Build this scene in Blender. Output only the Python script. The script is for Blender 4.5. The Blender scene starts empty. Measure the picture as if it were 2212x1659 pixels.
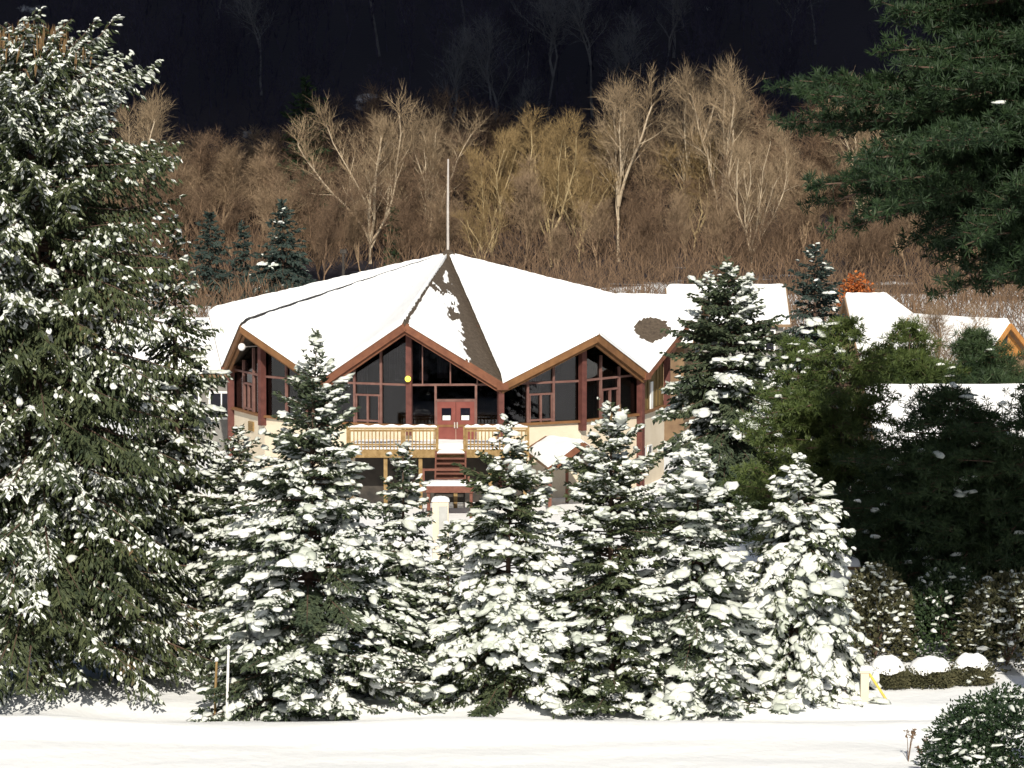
import bpy, math, random
import numpy as np
from mathutils import Vector
R = math.radians
rng = np.random.default_rng(7)
random.seed(7)
C = bpy.context.scene.collection
H_CAM, F, PITCH = 19.3, 7400.0, R(5.49)

def P(px, py, Y):
    """point of the place seen at (px,py) of the 2212x1659 photo, Y metres away"""
    a = PITCH + math.atan((py - 829.5) / F)
    return np.array([(px - 1106) / F * Y * math.cos(PITCH) * (1 + math.tan(PITCH) * math.tan(a)), Y, H_CAM - Y * math.tan(a)])
def X(px, Y, z=0.0):
    dv = math.cos(PITCH) * Y + math.sin(PITCH) * (H_CAM - z)
    return (px - 1106) / F * dv
def Zp(py, Y): return float(P(1106, py, Y)[2])
def sst(a, b, x):
    t = np.clip((np.asarray(x, float) - a) / (b - a), 0, 1); return t * t * (3 - 2 * t)
def vnoise(x, y, s=0):
    """cheap smooth 2-D noise, about -1..1"""
    x = np.asarray(x, float); y = np.asarray(y, float)
    return (np.sin(x * 1.0 + 1.7 * np.sin(y * .83 + s)) + np.sin(y * 1.13 + 1.3 * np.sin(x * .71 + 2.1 * s) + s)
            + .6 * np.sin(2.3 * x - 1.9 * y + 3 * s) + .5 * np.sin(3.9 * y + 3.1 * x + 5 * s)) / 3.1

# ------------------------------------------------------------------ materials
def mat(name, c1, c2=None, rough=.8, scale=4., bump=0., bscale=None, island=False, spec=.3, detail=6, stretch=None, emit=None, c3=None):
    m = bpy.data.materials.new(name); m.use_nodes = True
    nt = m.node_tree; bs = nt.nodes['Principled BSDF']
    bs.inputs['Roughness'].default_value = rough
    bs.inputs['Specular IOR Level'].default_value = spec
    bs.inputs['Base Color'].default_value = (*c1, 1)
    tc = nt.nodes.new('ShaderNodeTexCoord'); vec = tc.outputs['Object']
    if stretch:
        mp = nt.nodes.new('ShaderNodeMapping'); mp.inputs['Scale'].default_value = stretch
        nt.links.new(vec, mp.inputs['Vector']); vec = mp.outputs['Vector']
    if c2 is not None:
        ns = nt.nodes.new('ShaderNodeTexNoise'); ns.inputs['Scale'].default_value = scale; ns.inputs['Detail'].default_value = detail
        nt.links.new(vec, ns.inputs['Vector'])
        rp = nt.nodes.new('ShaderNodeValToRGB')
        rp.color_ramp.elements[0].position = .3 if not island else .0
        rp.color_ramp.elements[1].position = .7 if not island else 1.
        rp.color_ramp.elements[0].color = (*c1, 1); rp.color_ramp.elements[1].color = (*c2, 1)
        if c3 is not None:
            e = rp.color_ramp.elements.new(.93 if island else .85); e.color = (*c2, 1); rp.color_ramp.elements[2].color = (*c3, 1)
            if island: rp.color_ramp.elements[2].position = 1.
        src = ns.outputs['Fac']
        if island:
            ge = nt.nodes.new('ShaderNodeNewGeometry'); ad = nt.nodes.new('ShaderNodeMath'); ad.operation = 'MULTIPLY_ADD'
            nt.links.new(ge.outputs['Random Per Island'], ad.inputs[0]); ad.inputs[1].default_value = .6
            sb = nt.nodes.new('ShaderNodeMath'); sb.operation = 'MULTIPLY_ADD'
            nt.links.new(ns.outputs['Fac'], sb.inputs[0]); sb.inputs[1].default_value = 1.4; sb.inputs[2].default_value = -.5
            nt.links.new(sb.outputs[0], ad.inputs[2]); src = ad.outputs[0]
        nt.links.new(src, rp.inputs['Fac']); nt.links.new(rp.outputs['Color'], bs.inputs['Base Color'])
    if bump:
        nb = nt.nodes.new('ShaderNodeTexNoise'); nb.inputs['Scale'].default_value = bscale or scale * 3; nb.inputs['Detail'].default_value = 8
        nt.links.new(vec, nb.inputs['Vector'])
        bp = nt.nodes.new('ShaderNodeBump'); bp.inputs['Strength'].default_value = bump; bp.inputs['Distance'].default_value = .1
        nt.links.new(nb.outputs['Fac'], bp.inputs['Height']); nt.links.new(bp.outputs['Normal'], bs.inputs['Normal'])
    if emit:
        bs.inputs['Emission Color'].default_value = (*emit[0], 1); bs.inputs['Emission Strength'].default_value = emit[1]
    return m
M = dict(
    snow=mat('snow', (.84, .855, .87), (.9, .9, .9), .75, .6, .25, 6.),
    roofsnow=mat('roof_snow', (.84, .85, .86), (.9, .9, .89), .75, .8, .25, 3.),
    treesnow=mat('tree_snow', (.40, .44, .37), (.86, .87, .84), .8, .5, .3, 9., island=True, c3=(.90, .90, .88)),
    needle=mat('spruce_needles', (.022, .036, .018), (.095, .115, .050), .7, .8, island=True),
    needle_blue=mat('blue_spruce_needles', (.022, .039, .024), (.098, .120, .062), .7, .8, island=True),
    needle_old=mat('norway_spruce_needles', (.017, .031, .015), (.085, .100, .042), .7, .5, island=True, c3=(.13, .085, .04)),
    needle_far=mat('far_spruce_needles', (.018, .032, .030), (.05, .072, .058), .8, .6, island=True),
    pine=mat('pine_needles', (.008, .022, .011), (.036, .066, .022), .6, .35, island=True),
    pine_mid=mat('half_lit_pine_needles', (.014, .034, .015), (.070, .105, .040), .6, .35, island=True),  # lighter copy of the pine needles, partial sunlight put into the colour
    pine_lit=mat('sunlit_pine_needles', (.024, .046, .012), (.115, .150, .038), .6, .35, island=True),  # brightest pine copy, sunlit look put into the needle colour
    bark=mat('spruce_bark', (.07, .045, .032), (.14, .09, .065), .9, 6, .4, stretch=(1, 1, .2)),
    cone=mat('brown_tips', (.10, .06, .03), (.2, .13, .06), .9, 3, island=True),
    bark_pale=mat('pale_bark', (.36, .28, .19), (.56, .46, .33), .9, 2, island=True),
    bark_gold=mat('golden_bark', (.32, .24, .12), (.50, .39, .22), .9, 2, island=True),
    twig_pale=mat('pale_tree_twigs', (.19, .135, .08), (.38, .285, .18), .9, .25, island=True),
    twig_gold=mat('golden_tree_twigs', (.18, .12, .05), (.34, .24, .115), .9, .25, island=True),
    bark_brown=mat('brown_bark', (.16, .11, .066), (.34, .24, .15), .9, 2, island=True),
    bark_red=mat('reddish_twigs', (.05, .033, .022), (.24, .155, .095), .9, 2, island=True),
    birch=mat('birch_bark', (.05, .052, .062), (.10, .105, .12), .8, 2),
    hillwood=mat('navy_shade_forest', (.010, .010, .026), (.040, .038, .066), .95, .05, island=True, c3=(.08, .085, .10)),  # navy cast of the shaded hillside put into the colour
    orange_leaf=mat('orange_oak_leaves', (.30, .07, .02), (.5, .17, .04), .8, 2, island=True),
    shingle=mat('brown_shingles', (.055, .040, .029), (.115, .088, .062), .9, 8, .5, 30),
    fascia=mat('red_cedar_fascia', (.135, .052, .030), (.215, .088, .046), .7, 3, .2),
    fascia_gold=mat('golden_fascia', (.15, .07, .028), (.225, .11, .044), .7, 3, .2),
    post=mat('red_brown_posts', (.085, .030, .024), (.14, .050, .040), .7, 4, .2),
    mullion=mat('mullion_wood', (.13, .06, .05), (.20, .11, .09), .7, 4, .1),
    glass=mat('dark_glass', (.006, .006, .012), None, .05, spec=.3),
    stucco=mat('cream_stucco', (.64, .545, .41), (.72, .63, .49), .9, 1.2, .3, 20),
    olive=mat('olive_brown_siding', (.12, .08, .03), (.20, .135, .05), .85, 3, .3, stretch=(6, 6, .6)),
    soffit=mat('soffit_wood', (.06, .035, .03), (.10, .06, .05), .85, 3),
    door=mat('red_door', (.17, .045, .035), (.22, .065, .05), .5, 3),
    white=mat('white_paint', (.74, .74, .70), (.8, .8, .78), .6, 3),
    grey=mat('grey_paint', (.36, .36, .34), (.45, .45, .43), .7, 3),
    metal=mat('grey_metal', (.38, .34, .31), (.5, .46, .42), .45, 3),
    deckwood=mat('pale_deck_wood', (.20, .125, .045), (.34, .23, .105), .8, 5, .2),
    deckred=mat('red_stair_wood', (.13, .05, .034), (.19, .08, .055), .8, 5, .2),
    darktone=mat('dark_wood_and_shade', (.03, .027, .025), (.07, .06, .05), .9, 2),
    lampy=mat('yellow_lamp', (.5, .42, .05), None, .4, emit=((1., .85, .10), 1.6)),
    lampw=mat('white_globe', (.85, .83, .82), None, .3),
    wallbrown=mat('brown_house_wall', (.16, .10, .06), (.24, .16, .09), .85, 2, .2),
    wallyellow=mat('yellow_house_wall', (.36, .28, .12), (.46, .36, .17), .85, 2, .2),
    wallgrey=mat('grey_house_wall', (.18, .17, .16), (.26, .25, .23), .85, 2, .2),
    cedar=mat('orange_cedar_gable', (.38, .16, .04), (.5, .24, .07), .8, 3, .2),
    yellow=mat('yellow_plastic', (.62, .45, .06), (.7, .52, .10), .5, 3),
    weed=mat('dry_weed', (.13, .08, .05), (.24, .16, .10), .9, 3, island=True),
    hedge=mat('hedge_leaves', (.040, .046, .022), (.13, .12, .06), .8, 2, island=True),
    added_shade_cloud=mat('added_shade_cloud', (.85, .85, .87), None, 1.),
)
# ground: snow, with leaf litter on the wooded hill, its colour darkened and blued for shade
def ground_mat():
    m = bpy.data.materials.new('snowy_ground'); m.use_nodes = True; nt = m.node_tree; bs = nt.nodes['Principled BSDF']
    bs.inputs['Roughness'].default_value = .8; bs.inputs['Specular IOR Level'].default_value = .2
    g = nt.nodes.new('ShaderNodeNewGeometry'); sp = nt.nodes.new('ShaderNodeSeparateXYZ'); nt.links.new(g.outputs['Position'], sp.inputs[0])
    n1 = nt.nodes.new('ShaderNodeTexNoise'); n1.inputs['Scale'].default_value = .11; n1.inputs['Detail'].default_value = 8
    nt.links.new(g.outputs['Position'], n1.inputs['Vector'])
    mr = nt.nodes.new('ShaderNodeMapRange'); mr.inputs['From Min'].default_value = 226; mr.inputs['From Max'].default_value = 310
    nt.links.new(sp.outputs['Y'], mr.inputs['Value'])
    ad = nt.nodes.new('ShaderNodeMath'); ad.operation = 'MULTIPLY_ADD'; nt.links.new(n1.outputs['Fac'], ad.inputs[0]); ad.inputs[1].default_value = 1.6
    sb = nt.nodes.new('ShaderNodeMath'); sb.operation = 'SUBTRACT'; nt.links.new(mr.outputs[0], sb.inputs[0]); sb.inputs[1].default_value = .95
    nt.links.new(sb.outputs[0], ad.inputs[2])
    rp = nt.nodes.new('ShaderNodeValToRGB'); nt.links.new(ad.outputs[0], rp.inputs['Fac'])
    rp.color_ramp.elements[0].position = .42; rp.color_ramp.elements[0].color = (.87, .88, .885, 1)
    rp.color_ramp.elements[1].position = .55; rp.color_ramp.elements[1].color = (.026, .023, .030, 1)
    nt.links.new(rp.outputs['Color'], bs.inputs['Base Color'])
    b0 = nt.nodes.new('ShaderNodeTexNoise'); b0.inputs['Scale'].default_value = 2.2; b0.inputs['Detail'].default_value = 9
    nt.links.new(g.outputs['Position'], b0.inputs['Vector'])
    bp = nt.nodes.new('ShaderNodeBump'); bp.inputs['Strength'].default_value = .35; bp.inputs['Distance'].default_value = .12
    nt.links.new(b0.outputs['Fac'], bp.inputs['Height']); nt.links.new(bp.outputs['Normal'], bs.inputs['Normal'])
    return m
M['ground'] = ground_mat()
def glass_mat():
    m = bpy.data.materials.new('window_glass'); m.use_nodes = True; nt = m.node_tree; nt.nodes.clear()
    o = nt.nodes.new('ShaderNodeOutputMaterial'); mx = nt.nodes.new('ShaderNodeMixShader'); t = nt.nodes.new('ShaderNodeBsdfTransparent'); gl = nt.nodes.new('ShaderNodeBsdfGlossy'); fr = nt.nodes.new('ShaderNodeFresnel')
    t.inputs['Color'].default_value = (.43, .41, .45, 1); gl.inputs['Roughness'].default_value = .02; fr.inputs['IOR'].default_value = 1.6
    nb = nt.nodes.new('ShaderNodeTexNoise'); nb.inputs['Scale'].default_value = .9; bp = nt.nodes.new('ShaderNodeBump'); bp.inputs['Strength'].default_value = .08
    nt.links.new(nb.outputs['Fac'], bp.inputs['Height']); nt.links.new(bp.outputs['Normal'], gl.inputs['Normal'])
    nt.links.new(fr.outputs[0], mx.inputs[0]); nt.links.new(t.outputs[0], mx.inputs[1]); nt.links.new(gl.outputs[0], mx.inputs[2]); nt.links.new(mx.outputs[0], o.inputs['Surface'])
    return m
M['pane'] = glass_mat()
M['reflection_strip'] = mat('pale_reflection', (.30, .27, .24), (.5, .46, .42), .9, 3, .3, stretch=(6, 6, .3))  # pale streaks that imitate tree reflections in the windows
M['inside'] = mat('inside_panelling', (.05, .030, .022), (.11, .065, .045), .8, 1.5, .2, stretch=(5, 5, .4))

# ------------------------------------------------------------------ mesh helpers
class G:
    def __init__(s): s.v = []; s.f = {3: [], 4: []}; s.n = 0; s.poly = []
    def add(s, v, *fs):
        v = np.asarray(v, float).reshape(-1, 3)
        for f in fs:
            f = np.asarray(f, int)
            if f.size: s.f[f.shape[1]].append(f + s.n)
        s.v.append(v); s.n += len(v)
    def scatter(s, bv, fs, Mx, T):
        if len(T) == 0: return
        v = np.einsum('nij,kj->nki', Mx, bv) + T[:, None, :]
        off = (np.arange(len(T)) * len(bv))[:, None, None]
        s.add(v.reshape(-1, 3), *[(f[None] + off).reshape(-1, f.shape[1]) for f in fs])
    def box(s, c, d, ax=None):
        c = np.asarray(c, float); h = np.asarray(d, float) / 2
        v = np.array([[x, y, z] for x in (-1, 1) for y in (-1, 1) for z in (-1, 1)], float) * h
        if ax is not None: v = v @ np.asarray(ax, float)
        s.add(v + c, [[0, 1, 3, 2], [4, 6, 7, 5], [0, 4, 5, 1], [2, 3, 7, 6], [0, 2, 6, 4], [1, 5, 7, 3]])
    def beam(s, a, b, w, h, up=(0, 0, 1)):
        a = np.asarray(a, float); b = np.asarray(b, float); d = b - a; L = np.linalg.norm(d); d = d / L
        y = np.cross(up, d); y /= np.linalg.norm(y); z = np.cross(d, y)
        s.box((a + b) / 2, (L, w, h), np.array([d, y, z]))
    def tube(s, pts, rad, n=8, cap=True):
        pts = np.asarray(pts, float); m = len(pts)
        t = np.gradient(pts, axis=0); t /= np.linalg.norm(t, axis=1)[:, None] + 1e-9
        ref = np.where(np.abs(t[:, 2:3]) > .9, np.array([[1., 0, 0]]), np.array([[0, 0, 1.]]))
        a = np.cross(t, ref); a /= np.linalg.norm(a, axis=1)[:, None]; b = np.cross(t, a)
        th = np.arange(n) * 2 * math.pi / n
        v = pts[:, None] + np.asarray(rad, float)[:, None, None] * (np.cos(th)[None, :, None] * a[:, None] + np.sin(th)[None, :, None] * b[:, None])
        i = np.arange(m - 1)[:, None] * n; j = np.arange(n)[None]
        f = np.stack([i + j, i + (j + 1) % n, i + n + (j + 1) % n, i + n + j], -1).reshape(-1, 4)
        k = m * n
        tri = [[k, (q + 1) % n, q] for q in range(n)] + [[k + 1, (m - 1) * n + q, (m - 1) * n + (q + 1) % n] for q in range(n)]
        s.add(np.concatenate([v.reshape(-1, 3), pts[:1], pts[-1:]]), f, tri)
    def grid(s, v, nu, nv, keep=None):
        i, j = np.meshgrid(np.arange(nu - 1), np.arange(nv - 1), indexing='ij')
        f = np.stack([i * nv + j, (i + 1) * nv + j, (i + 1) * nv + j + 1, i * nv + j + 1], -1).reshape(-1, 4)
        if keep is not None: f = f[keep.reshape(-1)]
        s.add(v, f)
    def prism(s, base, top):
        """closed prism between two equal polygons (3 or 4 corners)"""
        n = len(base); v = np.concatenate([base, top])
        side = [[q, (q + 1) % n, n + (q + 1) % n, n + q] for q in range(n)]
        s.add(v, side, [list(range(n))[::-1], list(range(n, 2 * n))])
    def build(s, name, material, parent=None, smooth=False):
        me = bpy.data.meshes.new(name)
        v = np.concatenate(s.v) if s.v else np.zeros((0, 3))
        f3 = np.concatenate(s.f[3]) if s.f[3] else np.zeros((0, 3), int); f4 = np.concatenate(s.f[4]) if s.f[4] else np.zeros((0, 4), int)
        lo = np.concatenate([f3.ravel(), f4.ravel()]).astype(np.int32)
        st = np.concatenate([np.arange(len(f3)) * 3, len(f3) * 3 + np.arange(len(f4)) * 4]).astype(np.int32)
        me.vertices.add(len(v)); me.vertices.foreach_set('co', v.astype(np.float32).ravel())
        me.loops.add(len(lo)); me.loops.foreach_set('vertex_index', lo)
        me.polygons.add(len(st)); me.polygons.foreach_set('loop_start', st)
        me.polygons.foreach_set('use_smooth', np.full(len(st), smooth))
        me.update(calc_edges=True)
        for q in (material if isinstance(material, (list, tuple)) else [material]): me.materials.append(q)
        o = bpy.data.objects.new(name, me); C.objects.link(o)
        if parent is not None: o.parent = parent
        return o
def tag(o, label=None, cat=None, group=None, kind=None):
    if label: o['label'] = label
    if cat: o['category'] = cat
    if group: o['group'] = group
    if kind: o['kind'] = kind
    return o
def thing(name, loc, label, cat, group=None, rz=0.):
    o = bpy.data.objects.new(name, None); o.empty_display_size = .5; C.objects.link(o)
    o.location = loc; o.rotation_euler = (0, 0, rz); return tag(o, label, cat, group)
def link_copy(root, loc, rz, sc, label, group=None):
    r = root.copy(); C.objects.link(r); r.location = loc; r.rotation_euler = (0, 0, rz); r.scale = sc; r['label'] = label
    if group: r['group'] = group
    for ch in list(root.children):
        c = ch.copy(); C.objects.link(c); c.parent = r
    return r
def nrm(v): return v / (np.linalg.norm(v, axis=-1, keepdims=True) + 1e-9)
def frames(D, sx, sy, sz, roll=None):
    """matrices whose columns are the long axis D, a sideways and an upward axis, scaled"""
    D = nrm(D); up = np.tile(np.array([0, 0, 1.]), (len(D), 1)); up[np.abs(D[:, 2]) > .95] = (1, 0, 0)
    y = nrm(np.cross(up, D)); z = np.cross(D, y)
    if roll is not None:
        c, s_ = np.cos(roll)[:, None], np.sin(roll)[:, None]; y, z = c * y + s_ * z, -s_ * y + c * z
    return np.stack([D * np.reshape(sx, (-1, 1)), y * np.reshape(sy, (-1, 1)), z * np.reshape(sz, (-1, 1))], -1)
# building blocks: a needle sprig (two crossed blades), a snow lump, a leaf
SPRIG_V = np.array([[0, 0, 0], [1, 0, 0], [.45, .5, 0], [.45, -.5, 0], [.5, 0, .5], [.4, 0, -.5]], float)
SPRIG_F = [np.array([[0, 3, 1, 2], [0, 5, 1, 4]])]
def lump_base(n=7):
    th = np.arange(n) * 2 * math.pi / n
    r0 = np.stack([.95 * np.cos(th), .95 * np.sin(th), np.full(n, -.35)], -1); r1 = np.stack([np.cos(th + .3), np.sin(th + .3), np.full(n, .05)], -1)
    r2 = np.stack([.68 * np.cos(th), .68 * np.sin(th), np.full(n, .65)], -1)
    v = np.concatenate([r0, r1, r2, [[0, 0, .92]], [[0, 0, -.5]]])
    q = [[a * n + j, a * n + (j + 1) % n, (a + 1) * n + (j + 1) % n, (a + 1) * n + j] for a in (0, 1) for j in range(n)]
    t = [[2 * n + j, 2 * n + (j + 1) % n, 3 * n] for j in range(n)] + [[(j + 1) % n, j, 3 * n + 1] for j in range(n)]
    return v, [np.array(q), np.array(t)]
LUMP_V, LUMP_F = lump_base()
LUMPS = [(LUMP_V * (1 + rng.normal(0, .19, (len(LUMP_V), 1))) + rng.normal(0, .07, LUMP_V.shape)) for _ in range(8)]
def add_lumps(g, T, D, sx, sy, sz, rg):
    k = rg.integers(0, len(LUMPS), len(T))
    for q in range(len(LUMPS)):
        m = k == q
        if m.any(): g.scatter(LUMPS[q], LUMP_F, frames(D[m], sx[m], sy[m], sz[m]), T[m])
QUAD_V = np.array([[0, 0, 0], [.5, .5, .1], [1, 0, 0], [.5, -.5, .1]], float); QUAD_F = [np.array([[0, 3, 2, 1]])]

# ------------------------------------------------------------------ terrain
def ground_z(x, y):
    x = np.asarray(x, float); y = np.asarray(y, float)
    near = np.where(y < 92, (92 - y) * .188, 0) * sst(93, 80, y)
    hill = np.where(y > 342, (y - 342) * .50, 0) * sst(342, 372, y) + 7 * sst(342, 420, y) * vnoise(x * .03, y * .03, 1)
    hill = np.minimum(hill, 190 + 20 * vnoise(x * .012, y * .012, 2))
    crest = .26 * np.exp(-((y - 96.9 - .5 * vnoise(x * .2, 0, 3)) / 1.2) ** 2) - .18 * np.exp(-((y - 99.4) / 1.1) ** 2)
    crest = crest + .35 * sst(-11.5, -13.5, x) * np.exp(-((y - 101) / 3.5) ** 2)
    und = .05 * vnoise(x * .5 + y * .2, y * 2.2, 7) * sst(88, 92, y) * (1 - sst(100, 104, y)) + .10 * vnoise(x * .35, y * .35, 4) * sst(90, 96, y) + .25 * vnoise(x * .11, y * .09, 5) * sst(105, 118, y) * (1 - sst(135, 141, y) * (1 - sst(170, 176, y)))
    return near + hill + crest + und
xs = np.unique(np.concatenate([np.linspace(-900, -60, 40), np.linspace(-60, 60, 161), np.linspace(60, 900, 40)]))
ys = np.unique(np.concatenate([np.linspace(-300, 80, 40), np.linspace(80, 112, 110), np.linspace(112, 180, 60), np.linspace(180, 440, 110), np.linspace(440, 1200, 50)]))
gx, gy = np.meshgrid(xs, ys, indexing='ij')
g = G(); g.grid(np.stack([gx, gy, ground_z(gx, gy)], -1).reshape(-1, 3), len(xs), len(ys))
tag(g.build('ground', M['ground'], smooth=True), kind='structure')
def gz(x, y): return float(ground_z(x, y))

# ------------------------------------------------------------------ spruces
def prof_from(pts):
    a = np.array(pts, float); return lambda t: np.interp(t, a[:, 0], a[:, 1])
def spruce(seed, H, prof, dz=.30, nb=9, e_top=50, e_bot=-8, droop=.28, hang=.25, snow=.6, ss=1., spr=.17, needle='needle', base_t=.97,
           name='spruce_tree', loc=(0, 0), label='', cat='tree', group=None, tips=0, clump=.5, snow_top=0., spacing=.11, lean=0., tw=.55, w=.42):
    rg = np.random.default_rng(seed)
    SP, SD, SL = [], [], []; FP, FD, FL = [], [], []; LT, LD, LX, LY, LZ = [], [], [], [], []
    gb = G()
    zt = np.linspace(0, H, 9); gb.tube(np.stack([lean * (zt / H) ** 1.5, 0 * zt, zt * .995 - .1], -1), np.maximum(.016 * H * (1 - zt / H) ** .8, .015), 8)
    z = H * (1 - .004)
    while z > H * (1 - base_t):
        t = 1 - z / H
        n = max(3, int(round(nb * (.5 + .5 * min(1, t * 3)))))
        a0 = rg.uniform(0, 6.28)
        for b in range(n):
            az = a0 + b * 6.283 / n + rg.normal(0, .25)
            zz = max(.05, z + rg.normal(0, dz * .4)); tt = min(max(1 - zz / H, 0), 1)
            L = max(.12, float(prof(tt)) * rg.uniform(.66, 1.12) * (1 + .16 * math.sin(3 * az + 9 * tt + seed)))
            e = R(e_top + (e_bot - e_top) * min(1, tt * 1.6) ** .6 + rg.normal(0, 7))
            d = np.array([math.cos(az), math.sin(az), 0.]); sd = np.array([-d[1], d[0], 0])
            m = max(3, int(L / spacing))
            s = np.linspace(.12 if L < 1 else .22, 1, m); dr = droop * rg.uniform(.6, 1.4) * min(1, tt * 2.5)
            Lz = L * (math.tan(e) * s - dr * s ** 2 + .10 * s ** 3)
            pos = d * (L * s)[:, None]; pos[:, 2] = zz + np.maximum(Lz, -zz + .05); pos[:, 0] += lean * (zz / H) ** 1.5
            tan = nrm(np.gradient(pos, axis=0)) if m > 1 else np.array([d])
            if L > .5: gb.tube(np.concatenate([[[lean * (zz / H) ** 1.5, 0, zz]], pos[::max(1, m // 3)]]), np.linspace(.012 * L + .008, .006, 1 + len(pos[::max(1, m // 3)])), 4)
            cn = clump * (vnoise(az * 2.2 + seed, zz * 1.1, seed) + .35 * vnoise(az * 5 + seed, zz * 3.1, seed + 2))
            pb = min(.98, max(0.0, snow + cn + snow_top * float(sst(.30, .05, tt)))) * (1 - .65 * float(sst(.86, 1, tt)))
            for q_ in range(2 if L > 1.1 else 1):
                if L > .45 and hang < .75 and rg.random() < pb * .8:
                    i_ = int(m * rg.uniform(.5, .92)); i_ = min(i_, m - 1); sz = min(ss, 1.3) * min(1.2, .5 + .35 * L) * rg.uniform(.6, 1.2); k_ = rg.integers(3, 6)
                    c = pos[i_] + tan[i_] * rg.normal(0, .14 * sz, (k_, 1)) + sd * rg.normal(0, .14 * sz, (k_, 1)) + [0, 0, .045 * sz]
                    LT.append(c); LD.append(nrm(tan[i_] * [1, 1, .7] + rg.normal(0, .3, (k_, 3)) * [1, 1, .3])); LX.append(rg.uniform(.09, .20, k_) * sz); LY.append(rg.uniform(.09, .17, k_) * sz); LZ.append(rg.uniform(.05, .09, k_) * sz)
            for side in (-1, 1):
                lt = np.clip(.42 * L * (1 - s) ** .8 + .10, .1, tw) * rg.uniform(.65, 1.25, m)
                td = nrm(tan * .75 + side * sd * rg.uniform(.5, 1., (m, 1)) + np.array([0, 0, -1.]) * hang * rg.uniform(.2, 1.5, (m, 1)))
                kmax = np.maximum(1, np.round(lt / (spr * .62)).astype(int))
                for k in range(kmax.max()):
                    q = kmax > k
                    p = pos[q] + td[q] * (lt[q] * (k / kmax[q]))[:, None]
                    p[:, 2] -= hang * .35 * (lt[q] * (k / kmax[q])) ** 1.3
                    dd = nrm(td[q] + rg.normal(0, .33, (q.sum(), 3)) + np.array([0, 0, -hang * .5]))
                    sl_ = np.full(len(p), spr) * rg.uniform(.7, 1.3, len(p)); SP.append(p); SD.append(dd); SL.append(sl_)
                    # sprays dusted white along their upper side
                    fq = rg.random(len(p)) < pb * (.32 + .6 * s[q])
                    if fq.any():
                        FP.append(p[fq] + [0, 0, .022 * ss] + rg.normal(0, .015, (fq.sum(), 3))); FD.append(nrm(dd[fq] * [1, 1, .75])); FL.append(sl_[fq] * rg.uniform(.6, 1.15, fq.sum()))
                # snow lying on the sprays, thicker towards the outside of the crown
                for rpt in range(3):
                    q = rg.random(m) < pb * (.25 + .6 * s) * (.46, .34, .2)[rpt]
                    if not q.any(): continue
                    f = rg.uniform(.1, 1.0, q.sum())
                    c = pos[q] + td[q] * (lt[q] * f)[:, None]; c[:, 2] += .03 * ss - hang * .35 * (lt[q] * f) ** 1.3
                    LT.append(c + rg.normal(0, .02, c.shape)); LD.append(nrm(td[q] * np.array([1, 1, .8]) + rg.normal(0, .35, (q.sum(), 3)) * [1, 1, .4]))
                    a = np.exp(rg.normal(0, .32, q.sum())) * ss
                    LX.append((.07 + .11 * lt[q]) * a); LY.append((.048 + .07 * lt[q]) * a * rg.uniform(.7, 1.4, q.sum())); LZ.append((.036 + .035 * lt[q]) * a)
        z -= dz * rg.uniform(.75, 1.25)
    rt = thing(name, (loc[0], loc[1], gz(*loc) - .05), label, cat, group)
    gb.build('trunk', M['bark'], rt)
    if tips:
        gt = G(); n = tips; th = rg.uniform(0, 6.28, n); r = rg.uniform(0, 1, n) ** .7; tt = rg.uniform(.0, .07, n) + .005
        rr = prof(tt) * r; Tp = np.stack([rr * np.cos(th) + lean, rr * np.sin(th), H * (1 - tt * r) - .25], -1)
        gt.scatter(SPRIG_V, SPRIG_F, frames(np.stack([rg.normal(0, .12, n), rg.normal(0, .12, n), np.ones(n)], -1), rg.uniform(.3, .8, n), rg.uniform(.05, .09, n), rg.uniform(.05, .09, n)), Tp)
        gt.build('crown', M['cone'], rt)
    SP = np.concatenate(SP); SD = np.concatenate(SD); SL = np.concatenate(SL)
    gn = G(); gn.scatter(SPRIG_V, SPRIG_F, frames(SD, SL, SL * w, SL * w, rg.uniform(0, 3.1, len(SL))), SP); gn.build('crown', M[needle], rt)
    if LT and FP:
        gs = G(); add_lumps(gs, np.concatenate(LT), np.concatenate(LD), np.concatenate(LX), np.concatenate(LY), np.concatenate(LZ), rg)
        FP = np.concatenate(FP); FD = np.concatenate(FD); FL = np.concatenate(FL); gs.scatter(SPRIG_V, SPRIG_F, frames(FD, FL, FL * .62, FL * .30, rg.normal(0, .35, len(FL))), FP)
        tag(gs.build('snow', M['treesnow'], rt, True), kind='stuff')
    return rt
def pxprof(tipy, basey, pts, sc):
    """[(y px, half width px)] -> radius in metres by height fraction from the top"""
    return prof_from([(0, .05)] + [((y - tipy) / (basey - tipy), w / sc * (1.16 - .10 * (y - tipy) / (basey - tipy))) for y, w in pts])
def place(px, Y): return (X(px, Y), Y)
def front(px, tipy, Y, pts, label, seed, **kw):
    base = 829.5 + F * math.tan(math.atan((H_CAM - gz(*place(px, Y))) / Y) - PITCH)
    Ht = Zp(tipy, Y) - gz(*place(px, Y)); sc = F / (Y * math.cos(PITCH) + H_CAM * math.sin(PITCH))
    return spruce(seed, Ht, pxprof(tipy, base, pts, sc), loc=place(px, Y), label=label, group=kw.pop('group', 'snowy spruces in the row across the front'), **kw)

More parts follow.
